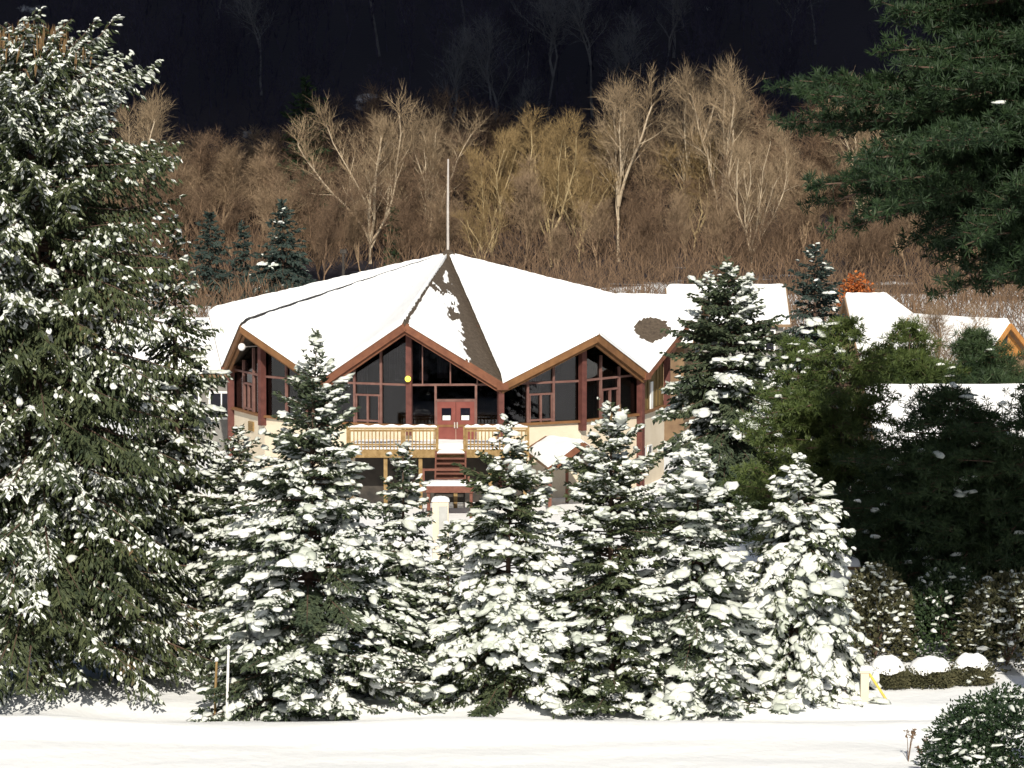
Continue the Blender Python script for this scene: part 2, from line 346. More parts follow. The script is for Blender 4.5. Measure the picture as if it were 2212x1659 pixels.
front(92, 62, 103.0, [(75, 62), (100, 92), (150, 150), (200, 185), (300, 214), (450, 232), (700, 262), (950, 300), (1150, 330), (1300, 345), (1400, 330), (1500, 300)],
      'giant old spruce at the left edge with rounded brown-tipped top and drooping boughs', 11, dz=.34, nb=13, e_top=32, e_bot=-4, droop=.30, hang=.8, snow=.26, snow_top=.45, ss=.75,
      spr=.22, needle='needle_old', base_t=.925, spacing=.16, tw=.8, tips=150, clump=.55, w=.34)
front(385, 485, 107.0, [(560, 34), (620, 52), (700, 62), (760, 78), (950, 100), (1200, 122), (1440, 120)],
      'narrow snow-dusted spruce between the giant spruce and the left end of the round roof', 12, dz=.34, nb=8, hang=.7, snow=.30, ss=1.0, spr=.22, needle='needle_old', spacing=.15, w=.38)
front(662, 735, 101.0, [(790, 26), (850, 50), (900, 72), (1000, 102), (1100, 148), (1200, 188), (1350, 222), (1470, 226), (1530, 190)],
      'tall broad blue spruce whose tip crosses the left gable of the round building', 13, snow=.42, ss=1.2, needle='needle_blue', nb=10, dz=.31, base_t=.985, clump=.8, lean=.35, e_bot=-2)
front(520, 930, 105.5, [(1000, 48), (1100, 82), (1250, 105), (1450, 110)],
      'short snowy spruce peeking out between the giant spruce and the tall blue spruce', 14, snow=.45, ss=1.1, base_t=.98)
front(872, 965, 103.5, [(1040, 42), (1100, 52), (1200, 66), (1350, 105), (1460, 128), (1520, 122)],
      'slim small spruce left of the stairs, white with clumped snow', 15, snow=.46, ss=1.3, nb=8, dz=.33, base_t=.985, needle='needle_blue', clump=.7)
front(968, 1150, 102.6, [(1220, 34), (1320, 58), (1420, 76), (1520, 84)],
      'stubby snow-laden spruce filling the gap below the cream cabinet', 27, snow=.6, ss=1.35, nb=8, dz=.3, base_t=.985, clump=.6)
front(1098, 925, 101.5, [(985, 40), (1060, 90), (1200, 112), (1270, 120), (1310, 156), (1400, 170), (1480, 180), (1535, 155)],
      'spruce just right of the stairs with a fat snowy skirt below its middle', 16, snow=.54, ss=1.3, nb=10, base_t=.985, clump=.85)
front(1318, 882, 101.0, [(930, 34), (1000, 74), (1100, 100), (1200, 112), (1350, 134), (1450, 155), (1535, 150)],
      'spruce with golden shoot tips standing before the right gable of the round building', 17, snow=.33, ss=1.2, nb=10, base_t=.985, tips=5, droop=.16, e_bot=-2, clump=.7)
front(1505, 980, 101.5, [(1040, 45), (1130, 98), (1250, 130), (1350, 158), (1450, 176), (1530, 165)],
      'heavily snow-loaded spruce in the front row below the big dark spruce', 18, snow=.66, ss=1.35, nb=9, dz=.34, base_t=.985, needle='needle_blue', clump=.75)
front(1722, 1000, 102.5, [(1070, 52), (1150, 92), (1250, 120), (1350, 138), (1440, 150), (1510, 140)],
      'white-draped spruce with steep drooping boughs beside the three capped shrubs', 19, snow=.80, ss=1.35, nb=9, dz=.36, droop=.62, hang=.6, base_t=.985, clump=.7)
front(1570, 575, 138.0, [(640, 50), (720, 98), (800, 124), (900, 140), (1000, 160), (1100, 170)],
      'large dark spruce with shelves of snow beside the right end of the round building', 20, snow=.14, ss=1.4, nb=14, dz=.36, spr=.24, spacing=.15, needle='needle_blue', clump=.6, group='spruces behind the front row')
front(1758, 530, 178.0, [(600, 40), (680, 66), (780, 88), (900, 100)],
      'dark spruce standing between the two far snowy house roofs', 21, snow=.06, ss=1.5, nb=9, dz=.45, spr=.3, spacing=.2, needle='needle_far', group='spruces behind the front row')
front(455, 468, 262.0, [(520, 30), (600, 46), (680, 58)], 'leftmost of the dark far spruces above the round roof', 22, snow=-1, nb=9, dz=.5, spr=.45, spacing=.3, tw=.8, needle='needle_far', group='far evergreens behind the round roof')
front(527, 495, 268.0, [(560, 22), (640, 34)], 'thin dark spruce between the two broader far spruces', 23, snow=-.3, nb=8, dz=.6, spr=.45, spacing=.3, tw=.8, needle='needle_far', group='far evergreens behind the round roof')
front(612, 448, 258.0, [(500, 32), (560, 60), (620, 82), (680, 90)], 'broad far spruce with a light dusting just left of the pale snowfield', 24, snow=-.1, ss=1.6, nb=11, dz=.5, spr=.45, spacing=.3, tw=.8, needle='needle_far', group='far evergreens behind the round roof')
front(662, 180, 338.0, [(260, 40), (340, 50), (420, 58), (560, 62)], 'tall dark evergreen rising behind the bare trees against the hill', 25, snow=-1, nb=9, dz=.7, spr=.6, spacing=.4, tw=.9, needle='pine', group='far evergreens behind the round roof', droop=.1)
front(852, 462, 300.0, [(500, 14), (560, 20)], 'tiny dark evergreen below the widest pale bare tree', 26, snow=-1, nb=7, dz=.5, spr=.4, spacing=.3, needle='pine', group='far evergreens behind the round roof')

# ------------------------------------------------------------------ pines (right side)
def pine(seed, px, Y, H, prof, label, crown_base, material='pine', dens=1., snow=.06, tuft=.26, nb=7, dz=.55, e0=5, name='pine_tree'):
    rg = np.random.default_rng(seed); loc = place(px, Y)
    gb = G(); zt = np.linspace(-.1, H, 10); wob = .12 * np.sin(zt * .4 + seed)
    gb.tube(np.stack([wob, wob * .5, zt], -1), np.maximum(.013 * H * (1 - zt / H) ** .7, .03), 9)
    TP, TD = [], []; LT = []
    z = H * .995
    while z > crown_base:
        for b in range(nb):
            az = rg.uniform(0, 6.28); t = 1 - z / H; L = float(prof(z)) * rg.uniform(.5, 1.1)
            if L < .2: continue
            e = R(e0 + rg.normal(0, 9) + 35 * max(0, 1 - t * 5)); d = np.array([math.cos(az), math.sin(az), 0.])
            m = max(4, int(L / .3)); s = np.linspace(0, 1, m)
            pos = d * (L * s)[:, None] + rg.normal(0, .05, (m, 3)); pos[:, 2] = z + L * (math.tan(e) * s - .22 * s ** 2 + .1 * s ** 3)
            gb.tube(pos, np.linspace(.014 * L + .012, .01, m), 5)
            for i in range(1, m):
                for side in (-1, 1):
                    if rg.random() > .85: continue
                    l2 = (.32 * L * (1 - s[i]) + .3) * rg.uniform(.5, 1.2)
                    sdv = nrm(d * .8 + side * np.array([-d[1], d[0], 0]) * rg.uniform(.5, 1.1) + np.array([0, 0, rg.normal(.08, .22)]))
                    k = max(1, int(l2 / .17 * dens)); f = np.linspace(.35, 1, k)
                    p = pos[i] + sdv * (l2 * f)[:, None] + rg.normal(0, .07, (k, 3))
                    TP.append(p); TD.append(np.tile(sdv, (k, 1)))
                    if l2 > .5: gb.tube([pos[i], pos[i] + sdv * l2], [.013, .006], 3)
                    if rg.random() < snow: LT.append(np.concatenate([p[-1] + [0, 0, .09], sdv]))
        z -= dz * rg.uniform(.7, 1.3)
    TP = np.concatenate(TP); TD = np.concatenate(TD)
    rt = thing(name, (loc[0], loc[1], gz(*loc) - .05), label, 'tree', 'dark pines along the right side')
    gb.build('trunk', M['bark'], rt)
    k = 13; T = np.repeat(TP, k, 0); D = nrm(np.repeat(TD, k, 0) * .4 + rg.normal(0, .75, (len(T), 3)) + np.array([0, 0, .18])); n = len(T)
    gn = G(); gn.scatter(SPRIG_V, SPRIG_F, frames(D, tuft * rg.uniform(.7, 1.3, n), np.full(n, .032), np.full(n, .032), rg.uniform(0, 3, n)), T)
    gn.build('crown', M[material], rt)
    if LT:
        LT = np.array(LT); n = len(LT); gs = G(); add_lumps(gs, LT[:, :3], LT[:, 3:], rg.uniform(.14, .34, n), rg.uniform(.1, .19, n), rg.uniform(.06, .11, n), rg)
        tag(gs.build('snow', M['treesnow'], rt, True), kind='stuff')
    return rt
pine(31, 2335, 95, 27.81, prof_from([(12.56, 1.33), (13.45, 3.76), (14.33, 5.52), (15.65, 6.63), (16.76, 8.4), (17.64, 8.62), (18.53, 6.41), (20.07, 5.52), (22.28, 5.08), (25.6, 2.76), (27.81, 0.44)]),
     'tall dark pine reaching in from the top right corner', 12.34, dens=1.25, snow=.003, nb=14, dz=.44)
pine(32, 1815, 120, 9.8, prof_from([(.3, 2.6), (3, 3.6), (5, 3.7), (7, 2.9), (8.6, 1.5), (9.8, .3)]),
     'bushy olive-green pine between the white-draped spruce and the dark pines', .5, material='pine_lit', snow=.03, nb=10)
pine(33, 2050, 114, 7.9, prof_from([(.3, 3.2), (3, 4.4), (5, 4.0), (6.6, 2.6), (7.9, .4)]),
     'dark broad pine right below the nearest snowy house roof', .3, snow=.03, material='pine_mid', nb=15, dz=.40)
pine(34, 2240, 112, 8.4, prof_from([(.3, 3.0), (3, 3.8), (5, 3.4), (7, 1.8), (8.4, .3)]),
     'dark pine cut by the right edge below the nearest snowy house roof', .3, snow=.03, material='pine_mid', nb=13, dz=.42)
pine(35, 2105, 168, 5.4, prof_from([(.3, 3.6), (2, 3.6), (3.4, 3.0), (4.6, 1.6), (5.4, .3)]),
     'dark pine between the cedar-gabled wing and the nearest snowy house roof', .4, snow=.02, nb=15, dz=.5, tuft=.4, material='pine_mid')
pine(36, 1960, 166, 6.0, prof_from([(.3, 3.4), (2, 3.8), (4, 3.0), (5.2, 1.5), (6.0, .3)]),
     'small olive pine in front of the yellow hip-roofed house', .4, material='pine_lit', snow=.05, nb=14, dz=.5, tuft=.36)
pine(37, 1715, 126, 8.6, prof_from([(.3, 2.3), (3, 2.8), (5, 2.5), (7, 1.5), (8.6, .3)]),
     'dark green pine behind the tip of the white-draped spruce', .4, snow=.05, nb=9, dz=.5, material='pine_lit')
# ------------------------------------------------------------------ bare broadleaf trees
def bare_segments(seed, H=17., spread=.5, leaders=5, fork=.22, twigs=3, fine=1.):
    rg = np.random.default_rng(seed); S = []
    def grow(p, d, L, r, lvl, n):
        seg = L / n; pts = [p]
        for i in range(n):
            d = nrm(d + rg.normal(0, .13 if lvl else .05, 3) + np.array([0, 0, .10 if lvl else .02]))
            q = p + d * seg; r2 = r * (1 - .75 / n) if lvl < 3 else r * .6
            S.append((p, q, r, r2)); p, r = q, r2; pts.append(p)
        return pts, d, r
    trunk, d, r = grow(np.zeros(3), nrm(np.array([rg.normal(0, .07), rg.normal(0, .07), 1.])), H * fork, .011 * H, 0, 4)
    for l in range(leaders):
        az = l * 6.283 / leaders + rg.normal(0, .4); sp = spread * rg.uniform(.35, 1.25)
        d1 = nrm(np.array([math.cos(az) * sp, math.sin(az) * sp, 1.]))
        start = trunk[-1] if l < leaders - 1 else trunk[-2]
        L1 = H * (1 - fork) * rg.uniform(.72, 1.02); p1, dd, rr = grow(start, d1, L1, .0082 * H * rg.uniform(.8, 1.2), 1, 8)
        for i in range(2, 9):
            for _ in range(2 if i < 8 else 3):
                d2 = nrm(nrm(p1[i] - p1[i - 1]) * .9 + nrm(rg.normal(0, 1, 3)) * .75 + [0, 0, .15]); L2 = H * .24 * (1.15 - i / 11) * rg.uniform(.6, 1.2)
                p2, _, _ = grow(p1[i], d2, L2, .0032 * H * (1.2 - i / 12), 2, 4)
                for j in range(1, 5):
                    for _ in range(2):
                        d3 = nrm(nrm(p2[j] - p2[j - 1]) * .8 + nrm(rg.normal(0, 1, 3)) * .8 + [0, 0, .2]); L3 = H * .085 * rg.uniform(.6, 1.3)
                        p3, _, _ = grow(p2[j], d3, L3, .0011 * H, 3, 2)
                        for k in (1, 2):
                            for _ in range(twigs):
                                d4 = nrm(nrm(p3[k] - p3[0]) + nrm(rg.normal(0, 1, 3)) * .8 + [0, 0, .2])
                                S.append((p3[k], p3[k] + d4 * H * .058 * rg.uniform(.6, 1.4), .0008 * H * fine, .0002 * H))
    return S
def seg_mesh(S, name, material, parent):
    a = np.array([s[0] for s in S]); b = np.array([s[1] for s in S]); r0 = np.array([s[2] for s in S]); r1 = np.array([s[3] for s in S])
    big = r0 > .03; g = G()
    for sel, n in ((big, 6), (~big, 3)):
        if not sel.any(): continue
        A, B, q0, q1 = a[sel], b[sel], r0[sel], r1[sel]
        D = nrm(B - A); up = np.where(np.abs(D[:, 2:3]) > .9, [[1., 0, 0]], [[0, 0, 1.]]); u = nrm(np.cross(D, up)); w = np.cross(D, u)
        th = np.arange(n) * 2 * math.pi / n
        ring = np.cos(th)[None, :, None] * u[:, None] + np.sin(th)[None, :, None] * w[:, None]
        v = np.concatenate([A[:, None] + ring * q0[:, None, None], B[:, None] + ring * q1[:, None, None]], 1)
        off = (np.arange(len(A)) * 2 * n)[:, None, None]; j = np.arange(n)
        f = np.stack([j, (j + 1) % n, n + (j + 1) % n, n + j], -1)[None] + off
        g.add(v.reshape(-1, 3), f.reshape(-1, 4))
    return g.build(name, material, parent)
GB = 'bare trees in the brown belt behind the round building'
def bare_proto(seed, material, label, **kw):
    rt = thing('bare_tree', (0, 0, 0), label, 'tree', GB); S = bare_segments(seed, **kw)
    rt['_h'] = float(max(s_[1][2] for s_ in S)); th = [s for s in S if s[2] > .028]; tn = [s for s in S if s[2] <= .028]
    seg_mesh(th, 'trunk', M[material], rt); seg_mesh(tn, 'crown', M[{'bark_pale': 'twig_pale', 'bark_gold': 'twig_gold'}.get(material, material)], rt); return rt
FILL = 'slim brown bare tree packed into the brown belt behind the round building'
protos = {
    'pale': [bare_proto(41, 'bark_pale', '', spread=.62, leaders=6, fork=.14), bare_proto(42, 'bark_pale', '', spread=.45, leaders=5, fork=.2), bare_proto(43, 'bark_pale', '', spread=.38, leaders=4, fork=.32)],
    'gold': [bare_proto(44, 'bark_gold', '', spread=.42, leaders=6, fork=.12, twigs=4), bare_proto(45, 'bark_gold', '', spread=.55, leaders=5, fork=.18, twigs=4)],
    'brown': [bare_proto(46, 'bark_brown', '', spread=.4, leaders=5, fork=.2, twigs=4), bare_proto(47, 'bark_brown', '', spread=.5, leaders=5, fork=.3, twigs=4), bare_proto(48, 'bark_red', '', spread=.5, leaders=6, fork=.1, twigs=4), bare_proto(49, 'bark_red', '', spread=.36, leaders=5, fork=.16, twigs=4)],
}
hts = {}
for L_ in protos.values():
    for r_ in L_: hts[r_.name] = r_['_h'] * .97; del r_['_h']
used = set()
def bare(kind, i, px, topy, Y, label, rz=None, wide=1.):
    rt = protos[kind][i]; x = X(px, Y); z = gz(x, Y); s = (Zp(topy, Y) - z) / hts[rt.name]
    rz = random.uniform(0, 6.28) if rz is None else rz
    if rt not in used:
        used.add(rt); rt.location = (x, Y, z - .1); rt.rotation_euler = (0, 0, rz); rt.scale = (s * wide, s * wide, s); rt['label'] = label; return rt
    return link_copy(rt, (x, Y, z - .1), rz, (s * wide, s * wide, s), label, GB)
bare('pale', 0, 800, 178, 318, 'widest pale bare tree, forking low left of the roof mast', wide=1.1)
bare('pale', 1, 925, 215, 326, 'pale bare tree leaning over the mast top from behind')
bare('gold', 0, 1065, 268, 316, 'golden bare tree just right of the roof mast')
bare('gold', 1, 1190, 225, 312, 'golden twiggy bare tree with a forked pale trunk above the right roof slope')
bare('pale', 2, 1335, 138, 322, 'tall slender pale bare tree rising above the golden twiggy one')
bare('pale', 1, 1560, 105, 326, 'tallest pale bare tree, its top reaching into the dark hill')
bare('pale', 0, 1625, 240, 306, 'pale bare tree with crooked forked trunk left of the green pine boughs', wide=.9)
bare('pale', 2, 1480, 120, 334, 'thin pale bare tree next to the tallest one')
bare('brown', 1, 1485, 400, 296, 'dark-trunked short bare tree above the far low house roof')
bare('pale', 2, 300, 185, 322, 'pale bare tree whose forked top shows beside the giant spruce')
bare('pale', 1, 1860, 150, 320, 'pale bare tree half hidden by the tall dark pine')
bare('pale', 0, 2070, 230, 312, 'pale bare tree seen through the tall dark pine boughs')
bare('brown', 1, 2000, 640, 182, 'small bare tree with dark twigs before the yellow hip-roofed house', wide=1.5)
bare('brown', 0, 590, 370, 292, 'grey-brown many-stemmed bare tree behind the broad far spruce', wide=1.2)
bare('brown', 2, 690, 350, 296, 'bare tree with fanned brown stems right of the broad far spruce', wide=1.2)
for q, (px, ty, Y) in enumerate([(1130, 330, 306), (1010, 215, 338), (870, 175, 342), (740, 200, 340), (1260, 240, 336), (1430, 190, 340), (1660, 200, 338), (1760, 175, 334), (1700, 420, 300), (1390, 400, 300),
        (1290, 420, 302), (1560, 400, 298), (960, 400, 300), (1040, 440, 296), (880, 420, 299), (1900, 430, 290), (1960, 380, 300), (2050, 430, 290), (2120, 470, 284), (2190, 500, 280), (1850, 440, 286),
        (430, 270, 330), (500, 300, 326), (560, 300, 334), (380, 330, 318), (470, 390, 306), (340, 360, 310), (640, 330, 322), (400, 280, 346), (530, 270, 350), (610, 280, 352), (460, 330, 338),
        (1160, 250, 346), (1090, 240, 350), (980, 240, 352), (1310, 260, 350), (1210, 470, 292), (1440, 470, 290), (1620, 470, 290), (1350, 330, 326), (1500, 280, 330), (1740, 340, 318), (780, 400, 300),
        (700, 430, 290), (830, 330, 330), (1810, 280, 336), (1980, 200, 336), (250, 300, 330), (2180, 330, 330), (1250, 340, 322), (1590, 330, 322), (920, 320, 316), (1680, 300, 326)]):
    k = 'gold' if (q % 9 == 4 and 660 < px < 1700) else 'brown'
    bare(k, (q * 7 + q // 3) % len(protos[k]), px, ty, Y, FILL, wide=random.uniform(1.1, 1.6))
# understory brush between the trunks: uncountable
rb = np.random.default_rng(50); n = 64000
by = 224 + 128 * rb.uniform(0, 1, n) ** .95; bx = rb.uniform(-.19, .19, n) * by
ppx = 1106 + bx / by * F; gap = (by < 305) & (ppx < 830 + 60 * vnoise(by * .1, bx * .1, 3)) & (ppx > 640)
keep = ~gap & ((vnoise(bx * .22, by * .16, 12) > -.75) | (by > 280)); bx, by = bx[keep], by[keep]; n = len(bx)
bz = ground_z(bx, by) + rb.uniform(0, 1, n) ** 1.4 * (1.6 + 3.0 * sst(270, 320, by)) * (.5 + .8 * (vnoise(bx * .13, by * .1, 6) + .6))
gbx = G(); d = np.stack([rb.normal(0, .5, n), rb.normal(0, .5, n), rb.uniform(.5, 1.2, n)], -1)
gbx.scatter(SPRIG_V, SPRIG_F, frames(d, rb.uniform(.7, 2.0, n), rb.uniform(.03, .07, n), rb.uniform(.03, .07, n)), np.stack([bx, by, bz], -1))
tag(gbx.build('brushwood', M['bark_red']), 'brown tangled brushwood under the bare trees', 'brush', kind='stuff')
# wooded hillside behind, read as one mass
def forest():
    g = G(); rg = np.random.default_rng(51); bases = []
    for v in range(4):
        S = bare_segments(60 + v, H=1., spread=.3, leaders=3, fork=.45, twigs=1); keep = [s for s in S if s[2] > .0009]
        A = np.array([s[0] for s in keep]); B = np.array([s[1] for s in keep]); L = np.linalg.norm(B - A, axis=1)
        gg = G(); wd = np.maximum(np.array([s[2] for s in keep]) * 2.0, .0035)
        gg.scatter(SPRIG_V, SPRIG_F, frames(B - A, L * 1.05, wd, wd), A)
        sel = rg.random(len(keep)) < 1; bases.append((np.concatenate(gg.v), [np.concatenate(gg.f[4])]))
    n = 900
    y = 350 + 110 * rg.uniform(0, 1, n) ** .9; x = rg.uniform(-1, 1, n) * (y * .165 + 12); z = ground_z(x, y)
    k = rg.integers(0, 4, n)
    for v in range(4):
        m = k == v; q = m.sum(); h = rg.uniform(9, 16, q); a = rg.uniform(0, 6.28, q)
        Mx = np.zeros((q, 3, 3)); Mx[:, 0, 0] = np.cos(a) * h; Mx[:, 0, 1] = -np.sin(a) * h; Mx[:, 1, 0] = np.sin(a) * h; Mx[:, 1, 1] = np.cos(a) * h; Mx[:, 2, 2] = h
        g.scatter(bases[v][0], bases[v][1], Mx, np.stack([x[m], y[m], z[m] - .3], -1))
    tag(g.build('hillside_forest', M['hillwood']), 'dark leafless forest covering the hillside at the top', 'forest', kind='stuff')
forest()
for q, (px, py, Y) in enumerate([(1432, 0, 372), (1455, 20, 378), (1390, 70, 364), (1475, 40, 384), (1180, 60, 366), (1130, 70, 372), (1118, 150, 356), (1092, 110, 360), (1280, 90, 368), (1325, 110, 362), (1350, 40, 380), (985, 140, 360), (820, 20, 384), (565, 110, 372), (470, 10, 388), (1700, 60, 372), (1760, 40, 380), (1010, 30, 386)]):
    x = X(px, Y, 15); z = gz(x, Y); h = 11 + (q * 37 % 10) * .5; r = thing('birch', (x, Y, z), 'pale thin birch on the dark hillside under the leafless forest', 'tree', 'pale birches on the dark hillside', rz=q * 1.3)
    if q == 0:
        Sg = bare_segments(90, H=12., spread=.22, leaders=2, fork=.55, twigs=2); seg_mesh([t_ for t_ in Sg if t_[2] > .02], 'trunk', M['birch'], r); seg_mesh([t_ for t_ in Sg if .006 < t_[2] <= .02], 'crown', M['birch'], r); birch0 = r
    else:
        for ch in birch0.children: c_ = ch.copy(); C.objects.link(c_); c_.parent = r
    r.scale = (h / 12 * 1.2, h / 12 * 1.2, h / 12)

# ------------------------------------------------------------------ round building
YB = 157.0; XB = X(968, YB, 6)
def pol(phi, r, z): return np.array([math.sin(R(phi)) * r, -math.cos(R(phi)) * r, z])
ZA, ZV, RV, RG = 10.1, 5.30, 10.4, 11.15
ZG = {0: 7.95, -1: 7.5, 1: 7.3}
def zg(k): return ZG.get(k, 7.45)
b = thing('round_building', (XB, YB, 0), 'large round building with a star-shaped snowy gabled roof and red doors', 'building')
apex = np.array([0, 0, ZA])
gr = G(); snow_g = G()
NU, NW = 110, 80
for k in range(8):
    phi = -8.5 + 45 * k; kk = k if k < 5 else k - 8
    Gp = pol(phi, RG, zg(kk))
    for side in (-1, 1):
        V = pol(phi + side * 22.5, RV, ZV)
        top = np.array([apex, Gp, V] if side < 0 else [apex, V, Gp]); bot = top - [0, 0, .22]
        bot[:, :2] *= 1
        gr.prism(bot, top)
        # snow blanket: bare where it has slid or melted
        u, w = np.meshgrid(np.linspace(.012, 1.012, NU), np.linspace(0, 1, NW), indexing='ij')
        p = apex + u[..., None] * ((1 - w)[..., None] * (Gp - apex) + w[..., None] * (V - apex))
        nz = vnoise(p[..., 0] * 2.2, p[..., 1] * 2.2, k) * .5 + vnoise(p[..., 0] * 6, p[..., 1] * 6, k + 9) * .5 + .35 * vnoise(p[..., 0] * 15, p[..., 1] * 15, k + 3)
        mk = np.ones_like(u)
        if kk == 0 and side == 1:
            mk = np.minimum(mk, (.66 - w + .10 * nz) * 4)
            mk = np.minimum(mk, np.maximum((u - .42 + .25 * nz) * 3, (.12 - np.hypot((u - .27) * 1.4, w - .35)) * 4 + .3 * nz))
            mk = np.minimum(mk, (np.hypot((u - .62) * 1.5, (w - .52) * 1.2) - .10 + .09 * nz) * 4)
            mk = np.minimum(mk, (w - .026 - .02 * nz) * 16)
        if kk == 0 and side == -1:
            mk = np.minimum(mk, (w - .012 - .02 * nz) * 14)
        if kk == 2 and side == -1:
            mk = np.minimum(mk, (np.hypot((u - .905) / .062, (w - .38) / .20) - 1 + .22 * nz) * .8)
        if kk == -1 and side == 1: mk = np.minimum(mk, (w - .007 + .016 * nz - .05 * sst(.3, .1, u)) * 25)
        if kk == 1 and side == 1: mk = np.minimum(mk, (w - .026 + .03 * nz + .06 * sst(.6, .3, u)) * 22)
        if kk == 1 and side == 1:
            mk = np.minimum(mk, .75 + .5 * nz)
        th = .20 * sst(0, .6, mk) + .035 * nz * (mk > .3); th = th * (1 - .6 * np.exp(-((u - 1.0) / .012) ** 2))
        th[-1] = -.02
        q = p.copy(); q[..., 2] += th + .004
        cell = (mk[:-1, :-1] > 0.02) & (mk[1:, :-1] > 0.02) & (mk[:-1, 1:] > 0.02) & (mk[1:, 1:] > .02)
        if side > 0: q = q[:, ::-1]; cell = cell[:, ::-1]
        snow_g.grid(q.reshape(-1, 3), NU, NW, cell)
roof = gr.build('roof', M['shingle'], b)
snow_g.build('roof_snow', M['roofsnow'], roof, True)
# fascia boards along every gable edge
for k in range(8):
    phi = -8.5 + 45 * k; kk = k if k < 5 else k - 8; Gp = pol(phi, RG + .02, zg(kk))
    for side in (-1, 1):
        V = pol(phi + side * 22.5, RV + .02, ZV); f = G(); off = np.array([0, 0, -.24])
        f.beam(Gp + off + [0, 0, .02], V + off, .10, .34)
        f.beam(Gp * [.985, .985, 1] + off * 1.9, V * [.985, .985, 1] + off * 1.9, .10, .2)
        f.build('fascia', M['fascia_gold'] if kk < 0 or kk == 1 else M['fascia'], b)
# valley spouts
for k in range(8):
    v = pol(14 + 45 * k, RV + .12, ZV - .22); f = G(); f.beam(v, v - pol(14 + 45 * k, .9, -.1), .5, .3); f.build('valley_cap', M['fascia'], b)
# walls: sixteen panels, posts at every corner
RW, RP, ZS, ZH = 10.0, 10.12, 3.3, 5.12
wall = G(); corner = []
def topz(i):   # soffit height at corner i (even = gable, odd = valley)
    k = (i // 2) if i % 2 == 0 else None
    if k is None: return ZV - .25
    kk = k if k < 5 else k - 8; return zg(kk) - .38 - (zg(kk) - ZV) * .02
ang = [-8.5 + 22.5 * i for i in range(16)]
for i in range(16):
    a, c = ang[i], ang[(i + 1) % 16]
    p0, p1 = pol(a, RW, 0), pol(c, RW, 0); q0, q1 = pol(a, RW - .25, 0), pol(c, RW - .25, 0)
    wall.prism(np.array([p0 - [0, 0, .3], p1 - [0, 0, .3], q1 - [0, 0, .3], q0 - [0, 0, .3]]), np.array([p0 + [0, 0, ZS], p1 + [0, 0, ZS], q1 + [0, 0, ZS], q0 + [0, 0, ZS]]))
wall.build('wall', M['stucco'], b)
sil = G()
for i in range(16):
    p0, p1 = pol(ang[i], RW + .05, ZS + .05), pol(ang[(i + 1) % 16], RW + .05, ZS + .05); sil.beam(p0, p1, .2, .1)
sil.build('sill', M['fascia_gold'], b)
for i in range(16):
    gab = i % 2 == 0; f = G(); n = pol(ang[i], 1, 0); t = np.array([-n[1], n[0], 0])
    zb = 2.95 if gab else .0; zt = topz(i)
    f.box(pol(ang[i], RP, (zb + zt) / 2), (.28, .25, zt - zb), np.array([n, t, [0, 0, 1]]))
    f.build('post', M['post'] if i != 2 or True else M['fascia'], b)
def panel(i, style):
    a, c = ang[i], ang[(i + 1) % 16]; r = RW - .06
    p0, p1 = pol(a, r, 0), pol(c, r, 0); z0, z1 = topz(i) + .1, topz((i + 1) % 16) + .1
    e = nrm(p1 - p0); n = np.array([e[1], -e[0], 0]);  n = n if np.dot(n, p0) > 0 else -n; Lp = np.linalg.norm(p1 - p0)
    at = lambda s, z, o=0.: p0 + e * (s * Lp) + n * o + np.array([0, 0, z]); tz = lambda s: z0 + (z1 - z0) * s
    back = -.08; g = G()
    quad = [at(0, ZS), at(1, ZS), at(1, z1), at(0, z0)]
    g.prism(np.array([q + n * back for q in quad]), np.array(quad))
    if style == 'wood':
        w = g.build('siding', M['olive'], b); f = G(); f.box(at(.52, 4.0, .03), (.34, .06, 1.25), np.array([e, n, [0, 0, 1]])); f.build('window', M['white'], w)
        for s in (.2, .38, .72, .86):
            f = G(); f.box(at(s, (ZS + tz(s)) / 2, .02), (.06, .05, tz(s) - ZS - .3), np.array([e, n, [0, 0, 1]])); f.build('batten', M['olive'], w)
        return
    w = g.build('window', M['pane'], b); f = G(); ax = np.array([e, n, [0, 0, 1]]); o = .04
    rail = lambda s0, s1, z, h=.09: f.beam(at(s0, z, o), at(s1, z, o), .10, h)
    stile = lambda s, za, zb, wd=.10: f.box(at(s, (za + zb) / 2, o + .004), (wd, .11, zb - za), ax)
    rail(.02, .98, ZH)
    S = {'door': (.285, .735), 'plain': (.36, .68), 'awn': (.34, .66)}[style]
    if i % 2: S = (1 - S[1], 1 - S[0])
    for s in S: stile(s, ZS + .1, min(ZH if style == 'door' else 9, tz(s) - .2))
    if style == 'awn':
        rail(S[0], S[1], 4.62, .08); mid = (S[0] + S[1]) / 2; stile(mid, ZS + .1, 4.6, .09); rail(S[0], S[1], ZS + .2, .08)
        for s in S: stile(s + .025 * (1 if s == S[0] else -1), ZS + .1, 4.6, .05)
    if style == 'door':
        s = .10; stile(.14, ZH, tz(.14) - .3, .05); stile(.45, ZH, tz(.45) - .3, .06); stile(.75, ZH, tz(.75) - .3, .06)
    f.build('frame', M['mullion'], w)
    return at, e, n, Lp, ax
styles = {0: 'door', 15: 'awn', 1: 'awn', 2: 'awn', 3: 'wood', 4: 'wood', 14: 'plain', 13: 'awn', 12: 'plain'}
styles[3] = 'wood'
for i in range(16):
    q = panel(i, styles.get(i, 'plain'))
    if i == 0: at0, e0, n0, L0, ax0 = q
